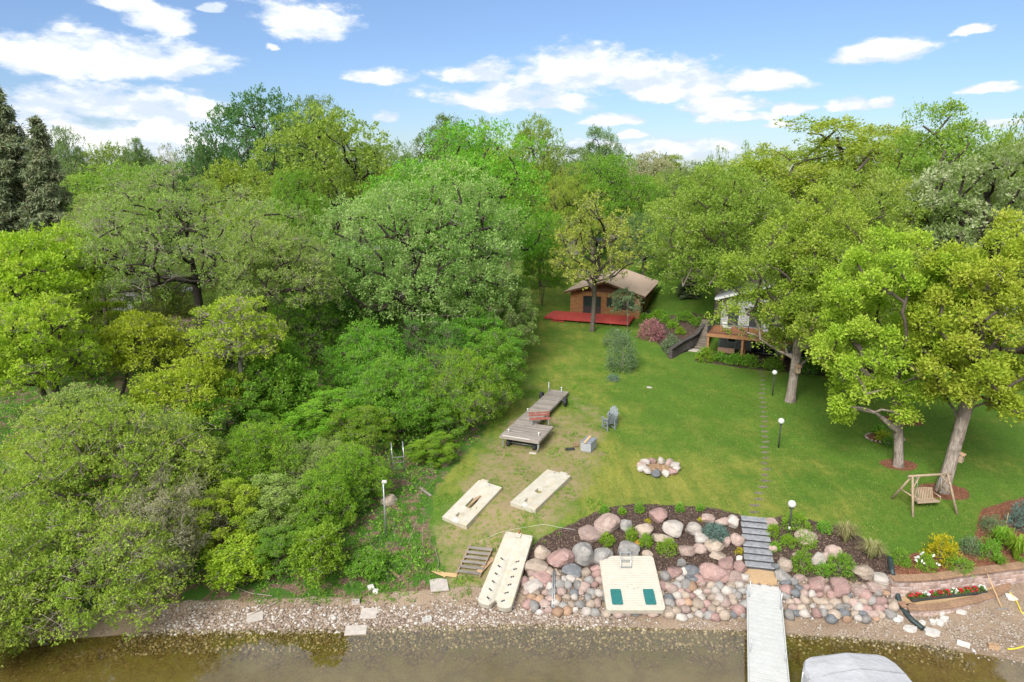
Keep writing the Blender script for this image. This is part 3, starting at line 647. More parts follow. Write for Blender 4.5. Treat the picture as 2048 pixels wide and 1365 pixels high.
tree('L17', 'broad twiggy shrub tree on the left bank', 215, 34, 815, 1090, 215, 'oak', 'bark_dark', seed=47, name='shrub_tree', lobes=100, lr=.21, tufts=46, lpt=8, leaf=.15, tr=.09, stems=3, twigs=.35, tw_r=.01, low=-.5, tri=True)
tree('L18', 'leafy willow shrub hanging over the water at lower left', 175, 29.2, 1010, 1290, 195, 'oak', 'bark_dark', seed=48, name='willow_shrub', cat_='shrub', lobes=100, lr=.2, tufts=60, lpt=7, leaf=.13, tr=.06, stems=3, low=-.85, twigs=.35, tw_r=.01, cen=(0, -1.3), tri=True)
tree('L18b', 'green shrub filling the lower left corner over the water', 0, 27.6, 1070, 1340, 125, 'oak2', 'bark_dark', seed=49, name='willow_shrub', cat_='shrub', lobes=70, lr=.22, tufts=56, lpt=7, leaf=.12, tr=.05, stems=3, low=-.95, twigs=.3, tw_r=.01, cen=(0, -1.8), tri=True)
tree('L21', 'pale tan blossoming bush between the twiggy shrubs on the left bank', 300, 31, 965, 1140, 125, 'pale', 'bark_grey', seed=50, name='bush', cat_='bush', lobes=60, lr=.24, tufts=56, lpt=6, leaf=.11, tr=.06, stems=4, twigs=.6, tw_r=.008, tri=True)
tree('L20', 'bright fresh green bush standing alone on the shore bank', 632, 30.5, 1050, 1185, 54, 'fresh', 'bark_grey', seed=51, name='bush', cat_='bush', lobes=34, lr=.3, tufts=42, lpt=7, leaf=.13, tr=.04, stems=3)
tree('L19', 'dense dark green bush in the middle of the thicket', 560, 47, 680, 905, 78, 'bush', 'bark_dark', seed=52, name='bush', cat_='bush', lobes=60, lr=.25, tufts=56, lpt=9, leaf=.19, tr=.1, stems=3)
retree('L20', 'bright green bush drooping toward the pebble shore', 470, 30.6, 1085, 62, 'lime', 1.3, name='bush', cat_='bush')
retree('L20', 'low green bush beside the old metal pipes', 735, 31, 1108, 40, 'bush', 2.3, name='bush', cat_='bush')
for i, (px, D, top, rp, lmn, lab) in enumerate([
        (735, 52, 672, 75, 'bush', 'upright green bush in front of the grey-green oak trunk'), (870, 55, 660, 85, 'deep', 'dark green bush right of the grey-green oak trunk'),
        (960, 56, 640, 70, 'bush', 'rounded green bush at the edge of the thicket near the cabin lawn'), (1010, 60, 575, 48, 'greyoak', 'dusky green bush between the thicket and cabin lawn'),
        (920, 47, 735, 85, 'fresh', 'light green bush above the wheeled dock'), (790, 46, 755, 80, 'bush', 'spreading green bush in the heart of the thicket'),
        (660, 45, 800, 78, 'fresh', 'fresh green bush left of the ladder'), (870, 46, 800, 70, 'bush', 'green bush behind the aluminium ladder'),
        (715, 42, 850, 60, 'fresh', 'light green bush beside the aluminium ladder'), (640, 38, 905, 72, 'crab', 'thin leafed bush above the bare pole'),
        (520, 38, 880, 70, 'fresh', 'bush with clear green leaf tufts on the left bank'), (560, 34, 985, 66, 'crab', 'straggling bush over the brush pile'),
        (450, 33, 985, 60, 'lime', 'yellow-green bush right of the pale blossoms'), (690, 36, 970, 48, 'bush', 'small dark bush near the bare pole'),
        (600, 60, 615, 95, 'bush', 'dark bush under the leaning crab trunk'), (690, 64, 560, 85, 'deep', 'deep green bush left of the grey-green oak trunk'),
        (340, 38, 870, 90, 'crab', 'twiggy bush below the cottage lawn'), (450, 43, 800, 70, 'bush', 'green bush right of the cottage lawn'),
        (110, 38, 890, 80, 'lime', 'bush under the two-stemmed tree at left'), (30, 33, 960, 90, 'crab', 'bush at the left edge above the willow'),
        (250, 66, 560, 90, 'crab', 'bush behind the cottage'), (480, 62, 600, 80, 'crab', 'pale bush between the crab trunks'),
        (990, 50, 690, 52, 'bush', 'green bush on the worn path edge'), (900, 70, 560, 80, 'bush', 'shaded bush behind the grey-green oak'), (990, 74, 545, 60, 'greyoak', 'grey-green bush behind the maple trunk'), (780, 74, 540, 80, 'deep', 'dark bush behind the grey-green oak trunk'), (400, 70, 560, 90, 'crab', 'bush beside the left garage'), (560, 74, 520, 80, 'bush', 'bush behind the leaning crab trunk'), (160, 58, 620, 80, 'lime', 'bush behind the two-stemmed tree at left'), (1085, 84, 500, 40, 'maple', 'leafy maple shoot at the back of the cabin lawn'), (1035, 66, 585, 32, 'deep', 'small dark bush left of the red deck'), (700, 36.5, 925, 62, 'fresh', 'bright bush left of the bare pole'), (640, 34, 985, 60, 'fresh', 'bright bush above the shore left of the weeds'), (868, 41.5, 890, 42, 'fresh', 'bright bush right of the aluminium ladder'), (560, 31.6, 1075, 55, 'bush', 'green bush over the shore between two lime bushes'), (1745, 64, 660, 55, 'deep', 'dark bush beyond the right end of the deck'), (1850, 62, 665, 60, 'deep', 'dark bush between the two yellow-green oak trunks'), (1950, 60, 660, 60, 'bush', 'green bush behind the leaning oak'), (2040, 58, 680, 60, 'deep', 'dark bush at the right edge behind the lawn')]):
    if i < 4:
        kw = [dict(lobes=95, lr=.2, tufts=60, lpt=7, leaf=.15, low=-.8, hole=.08), dict(lobes=80, lr=.19, tufts=56, lpt=7, leaf=.14, low=-.7, hole=.22, flat=1., twigs=.5, tdir=.8), dict(lobes=95, lr=.19, tufts=54, lpt=8, leaf=.13, low=-.5, flat=.5, hole=.12, twigs=.4), dict(lobes=70, lr=.17, tufts=60, lpt=6, leaf=.16, low=-.8, hole=.18, flat=1.15, twigs=.6, tdir=1.)][i]
        tree('B%d' % i, lab, px, D, top-16, 980 if i == 0 else 900, rp*1.25, lmn, 'bark_dark', seed=70+i, name='bush', cat_='bush', group='bushes of the thicket', tr=.04, stems=4, tw_r=.008, up=.5, asp=.45, **kw)
    else: retree('B%d' % ((i*7+i//4) % 4), lab, px, D, top-16-8*(i % 3), rp*1.28, lmn, i*1.37, 'bushes of the thicket', 'bush', 'bush')

# -- spruces
def gen_spruce(seed, H, R, cb):
    rng = np.random.RandomState(seed); w = [cones(np.array([[0, 0, -.2]]), np.array([[0, 0, H]]), [H*.018], [.03], 7)]; TP = []; OD = []; A_ = []; B_ = []
    z = cb
    while z < H-.2:
        f = (z-cb)/(H-cb); L = R*(1-f)**.8*rng.uniform(.8, 1.15)+.25
        for k in range(7):
            a = rng.uniform(0, 2*math.pi); l = L*rng.uniform(.6, 1.1); dr = np.array([math.cos(a), math.sin(a), 0]); n = max(4, int(l*7))
            u_ = np.linspace(.12, 1, n)[:, None]; pt = np.array([0, 0, z])+dr*l*u_+np.array([0, 0, 1.])*(-.38*l*u_**1.4+.22*l*u_**3)
            A_.append(np.concatenate([[[0, 0, z]], pt[:-1]])); B_.append(pt)
            side = np.cross(dr, [0, 0, 1]); 
            for s_ in (-1, 0, 1): TP.append(pt+side*s_*l*.16*(1.15-u_)*rng.uniform(.5, 1.4, (n, 1))+rng.normal(size=(n, 3))*.06); OD.append(np.repeat((dr*.7+side*s_*.8-np.array([0, 0, .25]))[None], n, 0))
        z += max(.22, H*.021)
    w.append(cones(np.concatenate(A_), np.concatenate(B_), .03, .02, 3)); TP = np.concatenate(TP); OD = unit(np.concatenate(OD))
    tb = np.clip(.25+.5*rng.uniform(size=len(TP))+.3*(rng.uniform(size=len(TP)) > .85), 0, 1)
    V_, F_, ti = leaves(rng, TP, OD*1.4, 5, .42, .12, -.25, .28, tb); return (*cat(w), None), (V_, F_, ti)
def spruce(key, lab, px, D, top, rpx, seed, cb=1.):
    p = spot(px, D, 17); H = zat(top, D)-p[2]; R = rpx/FPX*depth(0, D, p[2]+5)
    TREES[key] = (make_plant('spruce_tree', gen_spruce(seed, H, R, cb), lab, 'spruce', 'spruce', 'bark_dark', p), H, R, 'spruce')
spruce('S1', 'tall dark spruce at the left edge, highest on that side', 18, 70, 170, 125, 61)
spruce('S2', 'second brownish spruce just right of the tallest spruce', 92, 68, 236, 85, 62)
retree('S2', 'dark little spruce beside the stairs of the house', 1378, 80, 548, 30, None, 1., name='spruce_tree', cat_='spruce')
# -- distant woods
for i, (px, D, top, rp, k, lmn, lab) in enumerate([
        (130, 150, 262, 40, 'L2', 'far', 'pale tree just right of the spruces on the left skyline'), (215, 165, 292, 48, 'L3', 'oak2', 'round pale tree under the clouds at left'),
        (285, 155, 283, 36, 'R3', 'far', 'rounded tree right of the pale tree under the clouds'), (345, 170, 290, 26, 'C1', 'pale', 'nearly bare tree left of the cottonwood'),
        (230, 105, 335, 90, 'L3', 'oak2', 'olive tree behind the crab tree on the left'), (120, 110, 330, 75, 'L2', 'far', 'green tree in front of the left skyline'),
        (480, 100, 330, 70, 'L3', 'oak', 'tree in front of the cottonwood'), (590, 86, 352, 60, 'L2', 'bush', 'dark round tree left of the grey-green oak'),
        (1300, 150, 310, 60, 'L3', 'pale', 'greyish tree in the distance above the cabin'), (1345, 165, 314, 45, 'R4', 'oak2', 'pale round tree in the gap left of the oak dome'),
        (1290, 92, 430, 60, 'L2', 'far', 'grey-green tree just behind the cabin roof'), (1370, 96, 400, 62, 'L11', 'greyoak', 'fine leafed tree behind the cabin and stairs'),
        (1560, 130, 300, 90, 'R5', 'oak', 'tree behind the left shoulder of the oak dome'), (1760, 110, 262, 110, 'R4', 'oak', 'tree behind the right shoulder of the oak dome'),
        (1850, 90, 330, 110, 'R3', 'oak', 'oak behind the right neighbour house'), (2030, 90, 300, 110, 'R5', 'flower', 'blossom dusted oak behind the right neighbour house'),
        (1080, 95, 430, 50, 'L2', 'maple', 'low maple bough beside the worn path'), (500, 74, 415, 75, 'L3', 'oak', 'olive tree behind the crab tree'), (1330, 125, 345, 70, 'R5', 'oak2', 'full pale tree above the stairs'), (1430, 100, 390, 70, 'L3', 'oak', 'full tree between the cabin and the oak dome'), (1150, 140, 300, 70, 'R4', 'far', 'full tree behind the gold-tinged one'), (980, 120, 300, 90, 'L3', 'oak', 'full tree just behind the maple'), (760, 125, 290, 80, 'R5', 'far', 'tree filling the skyline between maple and olive tree'), (330, 120, 335, 80, 'R4', 'far', 'tree filling the skyline over the crab tree'), (60, 125, 330, 90, 'L2', 'far', 'tree behind the spruces')]):
    retree(k, lab, px, D, top, rp*1.3, lmn, i*1.9+.4, GB)
# woods on the horizon read as one mass
rng = np.random.RandomState(77); VV = []; TT = []
for i in range(105):
    x = rng.uniform(-260, 260); D = rng.uniform(175, 300)
    if abs(x) > D*.95: continue
    z = float(G(x, D)); h = rng.uniform(13, 18.5)*(1+.1*math.sin(x*.05)); R = rng.uniform(4, 7)
    u = unit(rng.normal(size=(110, 3))); u[:, 2] = np.abs(u[:, 2])*1.1-.3; pos = np.array([x, D, z+h*.6])+u*np.array([R, R, h*.42])*rng.uniform(.75, 1.05, (110, 1))*(1+.2*np.sin(u[:, :1]*6+i))
    V_, F_, ti = leaves(rng, pos, u, 8, 1.0, .6, .3, .7, rng.uniform(0, 1, 110)*.6+rng.uniform(0, .4), True); VV.append((V_, F_)); TT.append(ti)
V_, F_ = cat(VV); stuff(link('distant_woods', npmesh('distant_woods', V_, F_, np.concatenate(TT)), LM['far']), 'distant band of mixed woods along the horizon', 'woods')
# -- undergrowth: ground cover of the woods, weeds, and dead brush
rng = np.random.RandomState(78); n = 6000; cx = rng.uniform(-45, 9, n*4); cy = 29+rng.uniform(0, 1, n*4)**1.4*60
sd_ = poly_sd(FOR, cx, cy); dens = np.clip(.45+.55*np.sin(cx*.8+cy*.3)*np.sin(cy*.7-cx*.2)+.35, .05, 1); k_ = (sd_ > .4) & (rng.uniform(size=len(cx)) < dens) & (cy-shore(cx) > 2.6)
lw = np.array([onz(320, 770, 2.8)[:2], onz(110, 850, 2.5)[:2]]); k_ &= ~(np.hypot(cx-lw[0, 0], (cy-lw[0, 1])*.6) < 4.2) & ~(np.hypot(cx-lw[1, 0], cy-lw[1, 1]) < 3)
cx, cy = cx[k_][:n], cy[k_][:n]; hgt = np.clip(rng.gamma(2, .22, len(cx)), .08, 1.3)*np.clip(.5+poly_sd(FOR, cx, cy)/6, .35, 1.2)
pos = np.stack([cx, cy, G(cx, cy)+hgt], 1); V_, F_, ti = leaves(rng, pos, unit(np.stack([rng.normal(size=len(cx))*.5, rng.normal(size=len(cx))*.5-.3, np.ones(len(cx))], 1)), 14, .18, .20, .3, .55, None, True)
stuff(link('undergrowth', npmesh('undergrowth', V_, F_, ti), LM['bush']), 'green undergrowth covering the floor of the woods', 'undergrowth')
k_ = rng.uniform(size=len(cx)) < .5; A = np.stack([cx, cy, G(cx, cy)], 1)[k_]; B = A+rng.normal(size=A.shape)*[.5, .5, .25]+[0, 0, .75]; V_, F_ = cones(A, B, .011, .005, 3)
stuff(link('dead_stems', npmesh('dead_stems', V_, F_), 'twig'), 'dry brown stems standing among the undergrowth', 'brush')
# weeds and rough grass tufts in the worn strip
cx = rng.uniform(-13, 9, 9000); cy = 29+33*rng.uniform(0, 1, 9000)**1.5; sd_ = np.minimum(poly_sd(DRY, cx, cy), 1); cl = np.sin(cx*1.7+.6*np.sin(cy))*np.sin(cy*1.3+.8*np.sin(cx*1.1)); sdf = poly_sd(FOR, cx, cy); sd_ = np.maximum(sd_, np.where((sdf > 0) & (sdf < 5), 1, -1)); cl = cl+np.where(sdf > .3, .75, 0); k_ = (sd_ > -.6) & (cl+rng.normal(size=9000)*.25 > .45) & (cy-shore(cx) > 1.6)
cx, cy = cx[k_], cy[k_]; pos = np.stack([cx, cy, G(cx, cy)+.01], 1); V_, F_, ti = leaves(rng, pos, np.tile([0, 0, .8], (len(cx), 1)), 9, .14, .07, .5, .32, None, True)
stuff(link('weeds', npmesh('weeds', V_, F_, ti), LM['bush']), 'scattered green weeds and grass tufts in the worn ground', 'weeds')

# short grass of the lawn: thin blades over the near lawn
m, t, b, out = newmat('blade'); a = t.add('ShaderNodeAttribute'); a.attribute_name = 'tint'
t.l.new(t.ramp(a.outputs['Fac'], [(0, (.06, .115, .014)), (.5, (.11, .18, .022)), (.8, (.20, .23, .04)), (1, (.30, .27, .11))]), b.inputs['Base Color']); b.inputs['Roughness'].default_value = .7; b.inputs['Specular IOR Level'].default_value = .2
n = 70000; cx = rng.uniform(0, 34, n); cy = 33+29*rng.uniform(0, 1, n)**1.3; k_ = (np.abs(cx) < cy*.82) & (np.maximum.reduce([poly_sd(P_, cx, cy) for P_ in (BED_L, BED_R, BED_W, HBED)]) < -.1) & (poly_sd(DRY, cx, cy) < .3) & (poly_sd(FOR, cx, cy) < 0) & ((cx < 18.3) | (cy > wall_y(cx)+.6)) & (cy-shore(cx) > 6.5)
for c_, rx_, ry_ in RINGS: k_ &= np.hypot((cx-c_[0])/rx_, (cy-c_[1])/ry_) > 1
cx, cy = cx[k_], cy[k_]; pos = np.stack([cx, cy, G(cx, cy)-.01], 1); cl_ = .5+.32*np.sin(cx*1.1+np.sin(cy*.9))*np.sin(cy*.8)+.3*np.exp(-(((cx-9.5)/8)**2+((cy-38)/5)**2))
V_, F_, ti = leaves(rng, pos, np.tile([0, 0, .7], (len(cx), 1)), 1, .10, .02, .3, .28, np.clip(cl_+rng.normal(size=len(cx))*.2, 0, 1), True)
stuff(link('lawn_grass', npmesh('lawn_grass', V_, F_, ti), 'blade'), 'short green grass of the lawn', 'grass')

# ---------------------------------------------------------------- rocks
def rock_mesh(seed, sub=3):
    rng = np.random.RandomState(seed); bm_ = bmesh.new(); bmesh.ops.create_icosphere(bm_, subdivisions=sub, radius=1)
    dirs = unit(rng.normal(size=(9, 3))); offs = rng.uniform(.56, .9, 9); ph = rng.uniform(0, 6, 6)
    for v in bm_.verts:
        p = np.array(v.co); d = p/np.linalg.norm(p); r = 1.
        for a, o in zip(dirs, offs):
            c = d@a
            if c > .05: r = min(r, o/c)           # planes cut facets into the ball
        r = .92*r+.08; r *= 1+.035*math.sin(4*d[0]+ph[0])*math.sin(5*d[1]+ph[1])+.025*math.sin(9*d[2]+ph[2]+3*d[0])
        v.co = Vector(d*r)
    me = bpy.data.meshes.new('stone'); bm_.to_mesh(me); bm_.free()
    me.polygons.foreach_set('use_smooth', [sub == 2]*len(me.polygons)); me.materials.append(MATS['rock_pink']); return me
ROCK = [rock_mesh(s) for s in range(12)]; COB = [rock_mesh(40+s, 2) for s in range(14)]
rr_ = random.Random(9)
def put_rock(parent, pos, dims, col, rz=None, lib=None, name='boulder', tilt=.25):
    o = link(name, rr_.choice(lib or ROCK), None, parent); o.material_slots[0].link = 'OBJECT'; o.material_slots[0].material = MATS['rock_'+col]
    o.location = pos; o.scale = dims; o.rotation_euler = (rr_.uniform(-tilt, tilt), rr_.uniform(-tilt, tilt), rr_.uniform(0, 6.28) if rz is None else rz); return o
def pxrock(parent, px, py, w, h, col, name='boulder', lib=None):
    p = at(px, py+h*.28); s_ = FPX/depth(*p); W_ = w/s_; Hh = max(.55*W_, min(h/s_*.92, 1.05*W_))
    return put_rock(parent, p+np.array([0, 0, Hh*.20]), (W_*.56, W_*.56*rr_.uniform(.8, 1.), Hh*.54), col, rr_.uniform(-.4, .4)+rr_.choice((0, math.pi)), lib, name)
Z1 = lambda X, Y: (1000+X*.2441, 960+Y*.2441)
Z2 = lambda X, Y: (1450+X*.2968, 960+Y*.2968)
bl = thing('boulder_terrace', 'pink and grey boulders set in the mulch bed left of the stone steps', 'boulders', at(1280, 1070))
br = thing('boulder_terrace', 'boulders set in the planted bed right of the stone steps', 'boulders', at(1650, 1080))
rl_ = thing('riprap_bank', 'riprap of rounded cobbles along the shore left of the white dock', 'riprap', at(1250, 1190))
rr2 = thing('riprap_bank', 'riprap of rounded cobbles along the shore right of the white dock', 'riprap', at(1680, 1200))
def child(o, par): o.parent = par; o.matrix_parent_inverse = par.matrix_basis.inverted(); return o
used = []
for X, Y, w, h, c in [(880,350,190,185,'pink'),(745,425,190,110,'pink'),(1030,365,120,150,'grey'),(1175,400,170,140,'tan'),(1292,275,170,120,'rose'),(1422,387,165,150,'white'),(1578,395,130,120,'white'),(1330,475,165,95,'tan'),
        (1700,312,115,80,'pink'),(1825,335,110,95,'pink'),(1900,330,120,115,'white'),(1640,465,120,85,'white'),(1760,530,150,90,'tan'),(1855,485,85,125,'pink'),(1942,465,105,140,'pink'),(1525,570,125,105,'pink'),(1635,562,105,100,'pink'),
        (1778,610,125,80,'tan'),(1850,675,150,115,'rose'),(1970,705,105,110,'rose'),(345,580,120,155,'tan'),(500,630,195,170,'rose'),(690,590,180,200,'grey'),(840,610,160,150,'grey'),(1055,575,195,90,'grey'),(300,700,185,125,'tan'),
        (350,800,150,120,'rose'),(275,865,140,120,'white'),(590,735,150,110,'blue'),(705,745,100,100,'tan'),(790,720,90,80,'rose'),(1420,745,130,120,'rose'),(1485,680,75,85,'grey'),(1570,735,130,90,'blue'),(1750,760,210,100,'rose'),
        (1930,795,140,100,'pink'),(1360,780,90,85,'grey'),(1575,800,110,60,'blue'),(1210,600,80,50,'tan'),(1960,640,60,45,'white')]:
    px, py = Z1(X, Y); child(pxrock(bl, px, py, w*.2441*1.06, h*.2441*1.06, c), bl); used.append((px, py, w*.12, h*.12))
for X, Y, w, h, c in [(320,285,85,60,'pink'),(545,380,160,100,'tan'),(325,455,55,65,'pink'),(725,475,105,80,'pink'),(670,510,70,80,'pink'),(625,525,90,110,'white'),(405,555,90,120,'tan'),(925,605,130,90,'tan'),(1050,655,125,60,'white'),
        (345,575,55,60,'blue'),(390,640,110,75,'grey'),(500,655,70,50,'pink'),(615,690,135,80,'rose'),(770,715,150,120,'rose'),(890,730,90,110,'pink'),(1005,725,115,70,'pink'),(480,500,45,35,'pink'),(1080,720,50,60,'tan')]:
    px, py = Z2(X, Y); child(pxrock(br, px, py, w*.2968*1.06, h*.2968*1.06, c), br); used.append((px, py, w*.148, h*.148))
cols = ['pink']*5+['tan']*5+['grey']*5+['rose']*3+['blue']*2+['white']*3+['orange']
def in_poly(px, py, P): return poly_sd(np.array(P, float), np.array([px]), np.array([py]))[0] > 0
for par, P in ((rl_, [(1042,1150),(1075,1120),(1100,1140),(1190,1145),(1205,1140),(1205,1226),(1150,1230),(1048,1222)]), (rl_, [(1322,1132),(1365,1130),(1400,1140),(1450,1135),(1496,1150),(1497,1232),(1340,1236),(1325,1226)]),
               (rl_, [(1205,1160),(1325,1160),(1332,1232),(1206,1228)]), (rr2, [(1558,1150),(1600,1165),(1700,1172),(1775,1170),(1795,1215),(1790,1238),(1690,1240),(1575,1232)])):
    x0, x1 = min(p[0] for p in P), max(p[0] for p in P); y0, y1 = min(p[1] for p in P), max(p[1] for p in P); row = 0; y = y0
    while y < y1:
        sp = 18.5; x = x0+(row % 2)*sp*.5
        while x < x1:
            px, py = x+rr_.uniform(-4.5, 4.5), y+rr_.uniform(-3, 3)
            if in_poly(px, py, P) and not any(abs(px-a) < c*.8 and abs(py-b) < d*.8 for a, b, c, d in used):
                w = rr_.uniform(14, 28); child(pxrock(par, px, py, w, w*rr_.uniform(.7, 1.), rr_.choice(cols), 'stone', COB), par)
            x += sp
        y += 12.5; row += 1
# small stones between and pebble shore
def scatter_stones(name, label, cat_, pts, sizes, mat, tintr=(0, 1), seed=1, octa=True):
    rng = np.random.RandomState(seed); bm_ = bmesh.new(); bmesh.ops.create_icosphere(bm_, subdivisions=1, radius=1); v0 = np.array([v.co[:] for v in bm_.verts]); f0 = np.array([[v.index for v in f.verts] for f in bm_.faces]); bm_.free()
    if octa: v0 = np.array([(1., 0, 0), (0, 1, 0), (-1, 0, 0), (0, -1, 0), (0, 0, 1), (0, 0, -1)])*1.2; f0 = np.array([(0, 1, 4), (1, 2, 4), (2, 3, 4), (3, 0, 4), (1, 0, 5), (2, 1, 5), (3, 2, 5), (0, 3, 5)])
    n = len(pts); nv = len(v0); a = rng.uniform(0, 6.28, n); ca, sa = np.cos(a), np.sin(a); S = sizes[:, None]*np.stack([rng.uniform(.8, 1.3, n), rng.uniform(.7, 1.1, n), rng.uniform(.45, .8, n)], 1)
    Vv = v0[None]*S[:, None]*rng.uniform(.8, 1.15, (n, nv, 1)); Vr = np.stack([Vv[..., 0]*ca[:, None]-Vv[..., 1]*sa[:, None], Vv[..., 0]*sa[:, None]+Vv[..., 1]*ca[:, None], Vv[..., 2]], 2)+pts[:, None]
    F_ = (f0[None]+(np.arange(n)*nv)[:, None, None]).reshape(-1, 3); ti = np.repeat(rng.uniform(*tintr, n), len(f0))
    return stuff(link(name, npmesh(name, Vr.reshape(-1, 3), F_, ti, smooth=True), mat), label, cat_)
m, t, b, out = newmat('pebbles'); a = t.add('ShaderNodeAttribute'); a.attribute_name = 'tint'
t.l.new(t.ramp(a.outputs['Fac'], [(0, (.13, .09, .065)), (.4, (.23, .17, .12)), (.62, (.30, .245, .20)), (.82, (.41, .375, .33)), (.9, (.33, .32, .31)), (1, (.60, .58, .55))]), b.inputs['Base Color']); b.inputs['Roughness'].default_value = .85
m, t, b, out = newmat('bed_pebbles'); a = t.add('ShaderNodeAttribute'); a.attribute_name = 'tint'
t.l.new(t.ramp(a.outputs['Fac'], [(0, (.06, .045, .02)), (.4, (.13, .098, .045)), (.8, (.22, .175, .09)), (1, (.34, .29, .19))]), b.inputs['Base Color']); b.inputs['Roughness'].default_value = .7
m, t, b, out = newmat('chip_bits'); a = t.add('ShaderNodeAttribute'); a.attribute_name = 'tint'
t.l.new(t.ramp(a.outputs['Fac'], [(0, (.03, .02, .015)), (.55, (.075, .05, .038)), (.85, (.17, .11, .075)), (1, (.36, .26, .18))]), b.inputs['Base Color']); b.inputs['Roughness'].default_value = .9
rng = np.random.RandomState(31); n = 7000; x = rng.uniform(-17, 5.5, n); tt_ = np.clip(rng.normal(.65, .42, n), -.25, 2.6); keep = rng.uniform(size=n) < np.interp(x, [-17,-13,3,5.5], [.3,1,.9,.25]); x, tt_ = x[keep], tt_[keep]; y = shore(x)+tt_*np.interp(x, [-17,-2,1,6], [1.0,1.0,.8,.8])
scatter_stones('shore_pebbles', 'band of pale rounded pebbles along the waterline', 'pebbles', np.stack([x, y, G(x, y)+.012], 1), rng.gamma(5, .0095, len(x))+.015, 'pebbles', (0, .86), seed=3, octa=False)
n = 5200; x = rng.uniform(3, 26, n); tt_ = rng.uniform(-.3, 3.4, n); y = shore(x)+tt_; keep = (np.sin(x*2.3+y)*np.sin(y*2.9-x) > -.3) & ((x > 18) | (tt_ < 1.9)) & (y < wall_y(x)-.6); x, y = x[keep], y[keep]
scatter_stones('shore_grit', 'small mixed pebbles strewn over the sand below the riprap', 'pebbles', np.stack([x, y, G(x, y)+.006], 1), rng.gamma(4, .006, len(x))+.01, 'pebbles', (0, .95), seed=4)
n = 8000; x = rng.uniform(-18, 20, n); y = shore(x)-rng.uniform(0, 1, n)**1.6*1.3; keep = rng.uniform(size=n) < np.interp(x, [-18, 5, 9, 20], [1, .9, .7, .6]); x, y = x[keep], y[keep]
scatter_stones('lakebed_pebbles', 'brown pebbles on the shallow lake bottom', 'pebbles', np.stack([x, y, G(x, y)+.005], 1), rng.gamma(4, .011, len(x))+.012, 'bed_pebbles', seed=5)
n = 2600; x = rng.uniform(1, 19, n); y = rng.uniform(28.6, 31.8, n); keep = (y-shore(x) > .8) & (y-shore(x) < 3.3); x, y = x[keep], y[keep]
scatter_stones('filler_stones', 'small stones packed between the riprap cobbles', 'stones', np.stack([x, y, G(x, y)+.03], 1), rng.uniform(.035, .10, len(x)), 'pebbles', (0, .9), seed=6)
n = 15000; x = rng.uniform(1, 20, n); y = rng.uniform(29, 36.5, n); keep = np.maximum(poly_sd(BED_L, x, y), poly_sd(BED_R, x, y)) > .05; x, y = x[keep], y[keep]
scatter_stones('mulch_chips', 'dark shredded wood mulch in the planting beds', 'mulch', np.stack([x, y, G(x, y)+.01], 1), rng.uniform(.012, .04, len(x)), 'chip_bits', seed=7)

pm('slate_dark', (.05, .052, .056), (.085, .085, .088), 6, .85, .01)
# ---------------------------------------------------------------- stone steps and landing
c0, c1 = onz(1507, 1038, 2.12), onz(1520, 1140, .95); dirv = c0-c1; run = np.linalg.norm(dirv[:2]); rz = math.atan2(dirv[1], dirv[0])-math.pi/2
st = thing('stone_steps', 'flight of eight grey slate steps down through the boulders', 'steps', (c1[0], c1[1], .93), rz)
for i in range(8):
    MB().box((rr_.uniform(-.03, .03), .2+i*run/8, .17+i*.158), (1.44+rr_.uniform(-.05, .05), run/8+.06, .07), ch=.015).build('step', 'slate', st)
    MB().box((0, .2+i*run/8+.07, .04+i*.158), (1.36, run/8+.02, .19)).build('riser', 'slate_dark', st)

ld = at(1520, 1152); la = thing('gravel_landing', 'tan pebbled landing pad between the steps and the white dock', 'landing', (ld[0], ld[1], ld[2]+.05), rz)
MB().prism([(-.78,-.45),(-.2,-.52),(.75,-.42),(.82,.1),(.72,.40),(0,.46),(-.74,.38)], -.25, .03).build('pad', pm('landing_grit', (.42, .29, .16), (.34, .22, .12), 18, .95, .01), la)

# ---------------------------------------------------------------- white dock
a0, a1 = onz(1527, 1168, .75), onz(1537, 1365, .62); dv = a1-a0; dv /= np.linalg.norm(dv); L = 9.6; rz = math.atan2(dv[1], dv[0])+math.pi/2
dk = thing('dock', 'white aluminium dock reaching from the steps out over the water', 'dock', (a0[0], a0[1], .70), rz)
n = 32; pw = L/n
for i in range(n): MB().box((0, -(i+.5)*pw, 0), (1.50, pw-.045, .045), ch=.006).build('plank', 'alu_deck', dk)
for s_ in (-1, 1): MB().box((s_*.785, -L/2, -.05), (.05, L, .16)).build('side_rail', 'alu_deck', dk)
for s_, yy, h in ((-1, -1.35, .95), (1, -1.9, .95), (-1, -5.4, .7), (1, -5.6, .6)):
    MB().tube([(s_*.70, yy, -1.3), (s_*.70, yy, h)], .026, 8).build('post', 'galv', dk)
for yy in (-2.35, -4.8, -7.2): MB().box((0, yy, -.07), (1.5, .07, .07)).build('cross_beam', 'alu_deck', dk)

